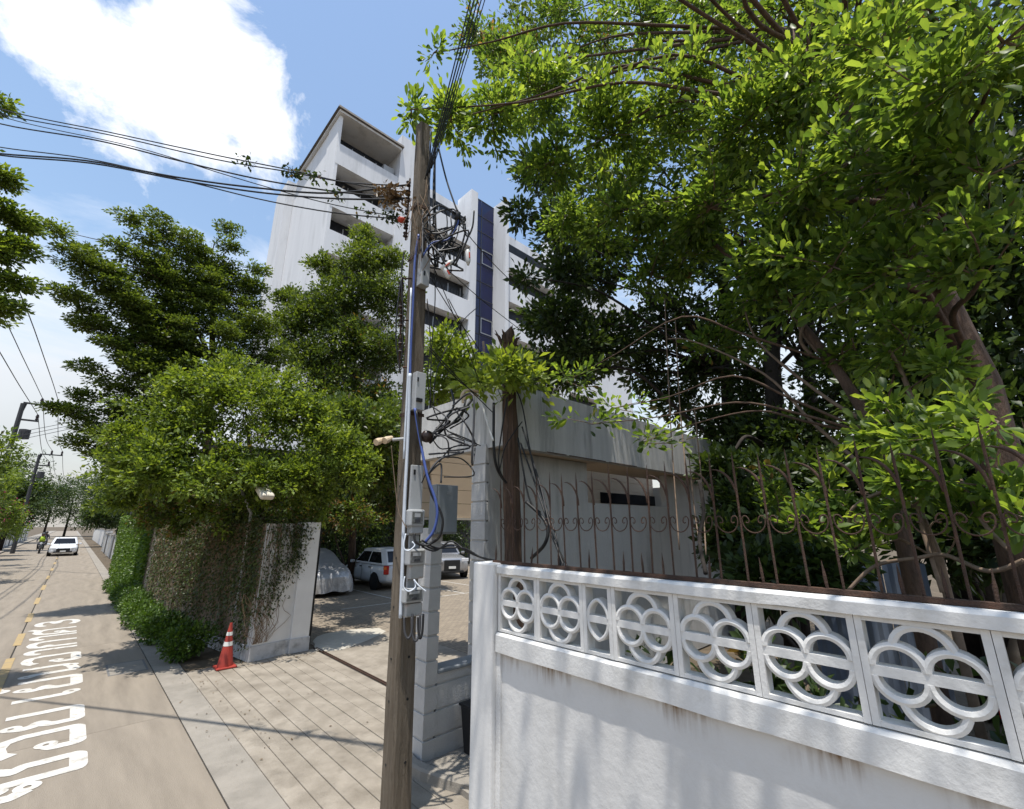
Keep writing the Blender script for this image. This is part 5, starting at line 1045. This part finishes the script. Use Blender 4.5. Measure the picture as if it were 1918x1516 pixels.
# --- tree between bush and tower
MT = boughs_px([(x, y, D * 1.42, r * 1.6, int(n * 2.1), t) for (x, y, D, r, n, t) in [(*q, 0)[:6] for q in [(680, 490, 15, .8, 300, .1), (640, 560, 15, .9, 330), (720, 560, 14.8, .9, 330), (590, 590, 15, .7, 250), (660, 650, 14.8, 1.0, 380, -.05), (580, 680, 15, .9, 330), (720, 660, 14.5, .9, 340, -.1), (620, 740, 14.6, .9, 330, -.1), (710, 760, 14.3, .8, 300, -.2), (545, 620, 15.5, .7, 230), (660, 840, 14, .8, 260, -.2), (540, 560, 16, .5, 130), (680, 440, 15, .35, 80, .15), (600, 500, 15.3, .4, 90, .1), (730, 490, 14.8, .45, 100, .1), (610, 880, 13.2, .9, 300, -.1), (700, 880, 12.6, .8, 260, -.15), (660, 950, 15, .9, 260, -.3), (560, 920, 14, .8, 220, -.2), (740, 940, 14, .6, 180, -.2), (640, 800, 10.4, .75, 260), (705, 820, 10.8, .7, 240), (745, 800, 11.5, .7, 220), (690, 870, 12.4, .7, 220, -.1), (760, 860, 12.6, .6, 180, -.1), (800, 830, 13, .6, 160, -.1), (700, 930, 15, .8, 230, -.3), (620, 960, 16, .9, 240, -.3)]]])
b = S(665, 1000, D=21.5); tree('courtyard_tree', 'leafy courtyard tree in front of the tower left of the pole', (b[0], b[1], 0), [(b[0], b[1], 0), S(665, 900, D=21.5), S(663, 760, D=21.5), S(665, 620, D=21.5), S(675, 500, D=21.5)], MT + [(np.array(p), (.95, .95, .55), 190, -.05) for p in ((5.2, 12.0, 5.4), (6.2, 12.9, 5.6), (7.3, 14.4, 5.7), (8.6, 15.8, 5.8), (9.8, 17.0, 5.9), (6.2, 15.4, 6.0), (7.4, 17.0, 6.0))], 'leaf_layer', .15, 8, .22, False, 'bark', .16, twigs=4, spray=.5)
# dark hedge at the back of the car park
for i, (x, y, z, r) in enumerate(((7.5, 23.6, 1.6, 1.3), (9.8, 23.8, 1.8, 1.3), (12, 23.8, 1.6, 1.3), (14.4, 23.6, 1.7, 1.4), (17, 23.6, 1.7, 1.4), (5.4, 23.4, 1.8, 1.4))):
    tree('hedge_shrub', ['dark hedge shrub behind the covered car', 'dark hedge shrub behind the white hatchback', 'dark hedge shrub between hatchback and silver car', 'dark hedge shrub behind the silver parked car', 'rightmost dark hedge shrub at the back of the car park', 'leftmost dark hedge shrub at the back of the car park'][i], (x, y, 0), [(x, y, 0), (x, y, .8), (x, y, 1.6)], [(np.array([x, y, z]), (r, .9, 1.6), 420), (np.array([x + .3, y, z + 2.0]), (r, .9, 1.4), 380)], 'leaf_back', .13, 7, .16, False, 'bark_dark', .05, group='hedge behind the parked cars', twigs=3, cat='shrub')
# --- tree reaching in at the upper left edge
LT = boughs_px([(-10, 190, 11, (.35, .35, .15), 70), (-10, 330, 11, (.45, .45, .2), 150), (10, 400, 11, (.5, .5, .2), 170), (-30, 470, 11, (.6, .6, .25), 200), (20, 460, 11, (.5, .5, .18), 150), (25, 530, 11, (.45, .45, .16), 120), (5, 575, 11, (.4, .4, .14), 100), (50, 425, 11, (.25, .25, .1), 50), (-40, 560, 11.5, .7, 160), (-110, 400, 11.5, .9, 200), (-100, 250, 11.5, .7, 140), (-180, 300, 11, 1.1, 200)])
LT = [(b[0], tuple(q * .72 for q in b[1]), *b[2:]) for b in LT]
tree('roadside_tree', 'feathery tree reaching in at the upper left edge of the picture', (-5.4, 9.0, 0), [np.array(p) for p in ((-5.4, 9.0, 0), (-5.3, 9.1, 3), (-5.0, 9.3, 5.5), (-4.4, 9.6, 7.2), (-3.6, 9.9, 8.4))], LT, 'leaf_bush', .075, 9, .12, False, 'bark', .15, twigs=3, flat=.6)
# --- street planting
def blob_tree(name, label, x, y, h, r, n, m, size, cat='tree', group=None, tint=0, low=.5):
    B = []
    for i in range(max(3, int(n / 130))):
        a = RNG.random() * 6.28; q = RNG.random() ** .5; B.append((np.array([x + r * .7 * q * math.cos(a), y + r * .7 * q * math.sin(a), h * (low + (.92 - low) * RNG.random())]), (r * .5, r * .5, r * .42), 130, tint))
    return tree(name, label, (x, y, 0), [(x, y, 0), (x + .1, y, h * .4), (x, y, h * .8)], B, m, size, 7, size * 1.3, False, 'bark_dark', .1 + .02 * r, twigs=2, cat=cat, group=group)
fl = [blob_tree('flowering_shrub', lab, x, y, h, r, n, 'leaf_bush', .16, 'shrub', None, .0, .35) for (x, y, h, r, n, lab) in ((-4.1, 31, 6.7, 2.0, 1900, 'nearest pink flowered shrub over the left street wall'), (-4.6, 36, 6.0, 2.0, 1300, 'second pink flowered shrub over the left street wall'), (-4.4, 43, 6.0, 1.9, 900, 'middle flowering shrub over the left street wall'), (-4.2, 50, 6.2, 1.9, 800, 'fourth flowering shrub beneath the farther left pole'), (-4.2, 57, 5.0, 1.6, 700, 'farthest flowering shrub over the left street wall'))]
for o in fl:
    c = np.array(ORG[o]) + np.array([.3, -.4, 3.4]); P, d, u = ellip(c, (1.3, 1.2, 1.3), 110, .25); leaves('blossoms', 'blossom', o, P, RNG.normal(size=(110, 3)), .10 + .05 * RNG.random(110), RNG.random(110))
for (x, y, h, r, n, lab) in ((3.9, 37, 7.0, 1.7, 1200, 'street tree just beyond the green creeper wall'), (4.4, 44, 10.5, 2.6, 1500, 'tall street tree on the right beyond the layered tree'), (4.0, 54, 10, 2.6, 1100, 'street tree farther along on the right'), (4.6, 66, 12, 3.2, 1100, 'far street tree on the right of the vanishing road'), (3.6, 48, 7, 2.0, 900, 'bushy street tree leaning over the right side of the road'), (-4.6, 66, 7, 2.4, 900, 'leafy tree leaning over the left side of the far road'), (3.4, 74, 9, 3.4, 900, 'broad tree overhanging the far road on the right'), (-3.5, 118, 10, 5, 900, 'far tree hiding the left end of the street'), (4.5, 112, 11, 5, 900, 'far tree hiding the right end of the street'), (4.5, 82, 13, 4, 900, 'very distant tree on the right of the road'), (-6.5, 75, 9, 3.2, 900, 'distant tree on the left beyond the flowering shrubs'), (-6.5, 92, 11, 4, 800, 'farthest tree on the left of the road'), (-1.0, 140, 12, 7, 1400, 'broad tree closing the end of the street'), (6, 135, 15, 7, 1200, 'tall tree at the right end of the street'), (-9, 128, 15, 7, 1200, 'tall tree at the left end of the street')):
    blob_tree('street_tree', lab, x, y, h, r, n, 'leaf_back' if y > 40 else 'leaf_bush', .2 if y < 60 else .32, group=None, low=.25)
blob_tree('white_flower_shrub', 'shrub with pale leaves hanging over the grey low wall on the right', 2.7, 35.5, 4.2, .8, 600, 'leaf_hedge', .13, 'shrub', None, .1, .3)

# --- creeper wall: ivy strands on the entrance wall, dense creeping fig farther on
IV = thing('ivy', 'creeping ivy with hanging brown stems covering the entrance wall', 'ivy', (2.8, 10.3, 0))
segs = [(np.array((3.96, 10.38)), np.array((2.87, 10.17))), (np.array((2.87, 10.17)), np.array((2.72, 11.1))), (np.array((2.72, 11.1)), np.array((2.12, 14.5))), (np.array((2.12, 14.5)), np.array((1.98, 18.0)))]
stems = MB(); P = []; Dd = []
def wall_pt(sg, t, off): 
    a, b = segs[sg]; p = a * (1 - t) + b * t; d = (b - a) / np.linalg.norm(b - a); nrm = np.array([-d[1], d[0]]);
    if nrm @ (np.array([0, 0]) - p) < 0: nrm = -nrm
    return np.array([*(p + nrm * off), 0.0]), nrm, d
for sg, num in ((0, 48), (1, 70), (2, 290), (3, 120)):
    for i in range(num):
        t = RNG.random(); top = 2.52
        if sg == 0:
            t = RNG.random(); lo = .35 + 2.1 * (1 - t) ** 1.1 + RNG.random() * .5
            if t < .12: continue
        else: lo = RNG.random() ** 1.2 * 1.1 + (.2 if sg == 1 else 0)
        if lo > 2.35: continue
        z = top; pts = []; tt = t; nst = 9
        for k in range(nst + 1):
            z = top - (top - lo) * k / nst; tt += RNG.normal() * (.012 if sg == 2 else .03); q, nrm, d = wall_pt(sg, min(max(tt, 0), 1), .018 + .02 * RNG.random()); q[2] = z; pts.append(q)
            for _ in range({0: 7, 1: 5, 2: 3, 3: 3}[sg] if RNG.random() < .8 else 1):
                if RNG.random() < .95:
                    w = q + np.array([*(nrm * (.02 + .06 * RNG.random())), RNG.normal() * .12]) + np.array([*(d * RNG.normal() * .07), 0]); P.append(w); Dd.append(np.array([*(nrm * .4 + d * RNG.normal() * .5), -.7 + RNG.normal() * .4]))
        stems.tube(pts, [.006 - .0004 * k for k in range(nst + 1)], 4)
# fine side strands low on the white end
for i in range(26):
    q, nrm, d = wall_pt(0, .72 + .28 * RNG.random(), .02); q[2] = .3; pts = [q]
    for k in range(6): q = q + np.array([*(d * RNG.normal() * .09), .09 + .1 * RNG.random()]); pts.append(q.copy())
    stems.tube(pts, .004, 4)
stems.build('stems', 'dry', IV)['kind'] = 'stuff'
P = np.array(P); Dd = np.array(Dd); n = len(P); leaves('leaves', 'leaf_ivy', IV, P, Dd, .038 + .03 * RNG.random(n), RNG.random(n), upbias=.2)
n = 1500; P = np.zeros((n, 3)); P[:, 0] = 2.4 + .9 * RNG.random(n); P[:, 1] = 10.2 + .2 * (P[:, 0] - 2.87) - .05 * RNG.random(n); P[:, 2] = 2.35 + .3 * RNG.random(n)
HD = thing('creeper_hedge', 'bright green creeping fig clothing the street wall beyond the ivy', 'creeper', (1.9, 25, 0))
n = 34000; y = 19.0 + 12.1 * RNG.random(n); x = np.interp(y, [14.5, 18, 24, 31], [2.12, 1.98, 1.93, 1.90]) - .02 - .12 * RNG.random(n) ** 2; z = .15 + 2.75 * RNG.random(n); dd = RNG.normal(size=(n, 3)) * .5 + np.array([-.8, -.2, -.3])
leaves('leaves', 'leaf_hedge', HD, np.stack([x, y, z], 1), dd, .07 + .04 * RNG.random(n), RNG.random(n) + .1, upbias=.2)
n = 9000; y = 19.0 + 12.1 * RNG.random(n); x = np.interp(y, [14.5, 18, 24, 31], [2.12, 1.98, 1.93, 1.90]) - .12 + .34 * RNG.random(n); z = 2.5 + .38 * RNG.random(n) ** 1.6; leaves('top_growth', 'leaf_hedge', HD, np.stack([x, y, z], 1), RNG.normal(size=(n, 3)) + np.array([0, 0, .5]), .07 + .04 * RNG.random(n), RNG.random(n))
# --- clipped shrubs along the foot of the wall
shr = [(2.02, 11.25, .40, .66, 'round dark shrub at the foot of the ivy wall near the cone'), (1.86, 13.2, .36, .55, 'first low shrub in the row along the ivy wall'), (1.80, 14.3, .38, .58, 'second low shrub in the row along the ivy wall'), (1.76, 15.5, .40, .60, 'third low shrub in the row along the ivy wall'), (1.72, 16.8, .40, .62, 'fourth low shrub in the row along the ivy wall'), (1.70, 18.3, .42, .62, 'fifth low shrub in the row along the creeper wall'), (1.70, 20.0, .42, .62, 'sixth low shrub, bright green, along the creeper wall'), (1.70, 21.8, .42, .62, 'seventh low shrub, bright green, along the creeper wall'), (1.70, 23.8, .42, .60, 'eighth and last low shrub before the bare verge')]
for i, (x, y, r, h, lab) in enumerate(shr):
    tree('low_shrub', lab, (x, y, 0), [(x, y, 0), (x, y, h * .3), (x, y, h * .6)], [(np.array([x, y, h * .52]), (r, r * 1.5 if i else r, h * .5), 520)], 'leaf_hedge', .06, 7, .07, False, 'bark_dark', .02, group='shrubs along the wall foot', twigs=3, cat='shrub', shell=.3)
# dark undergrowth behind the white wall
for i, (x, y, h, lab) in enumerate(((3.7, 2.3, 1.5, 'dark undergrowth shrub seen through the first screen blocks'), (3.9, 1.3, 1.6, 'dark undergrowth shrub behind the narrow screen block'), (4.0, .4, 1.7, 'dark undergrowth shrub behind the middle screen blocks'), (3.9, -.5, 1.6, 'dark undergrowth shrub behind the largest screen block'), (3.8, -1.5, 1.6, 'dark undergrowth shrub at the right end behind the wall'))):
    tree('undergrowth_shrub', lab, (x, y, 0), [(x, y, 0), (x, y, h * .4), (x, y, h * .7)], [(np.array([x, y, h * .5]), (.55, .6, h * .5), 130, -.1)], 'leaf_back', .11, 8, .12, True, 'bark_dark', .02, group='undergrowth behind the white wall', twigs=8, cat='shrub', spray=.6)
# leaf litter
LL = thing('leaf_litter', 'fallen brown leaves lying along the gutter and wall foot', 'leaves', (2, 11, 0)); n = 420
x = np.where(RNG.random(n) < .6, 1.6 + .8 * RNG.random(n), 2.0 + 2.4 * RNG.random(n)); y = 6 + 14 * RNG.random(n); y = np.where(x > 2.6, np.minimum(y, 9.9), y); k = (y < 10) & (x < 4.05) | (x < 2.0); P = np.stack([x, y, np.full(n, .006)], 1)[k]
leaves('leaves', 'leaf_dry', LL, P, RNG.normal(size=(len(P), 3)) * np.array([1, 1, .05]), .018 + .025 * RNG.random(len(P)), RNG.random(len(P)), upbias=6); LL['kind'] = 'stuff'
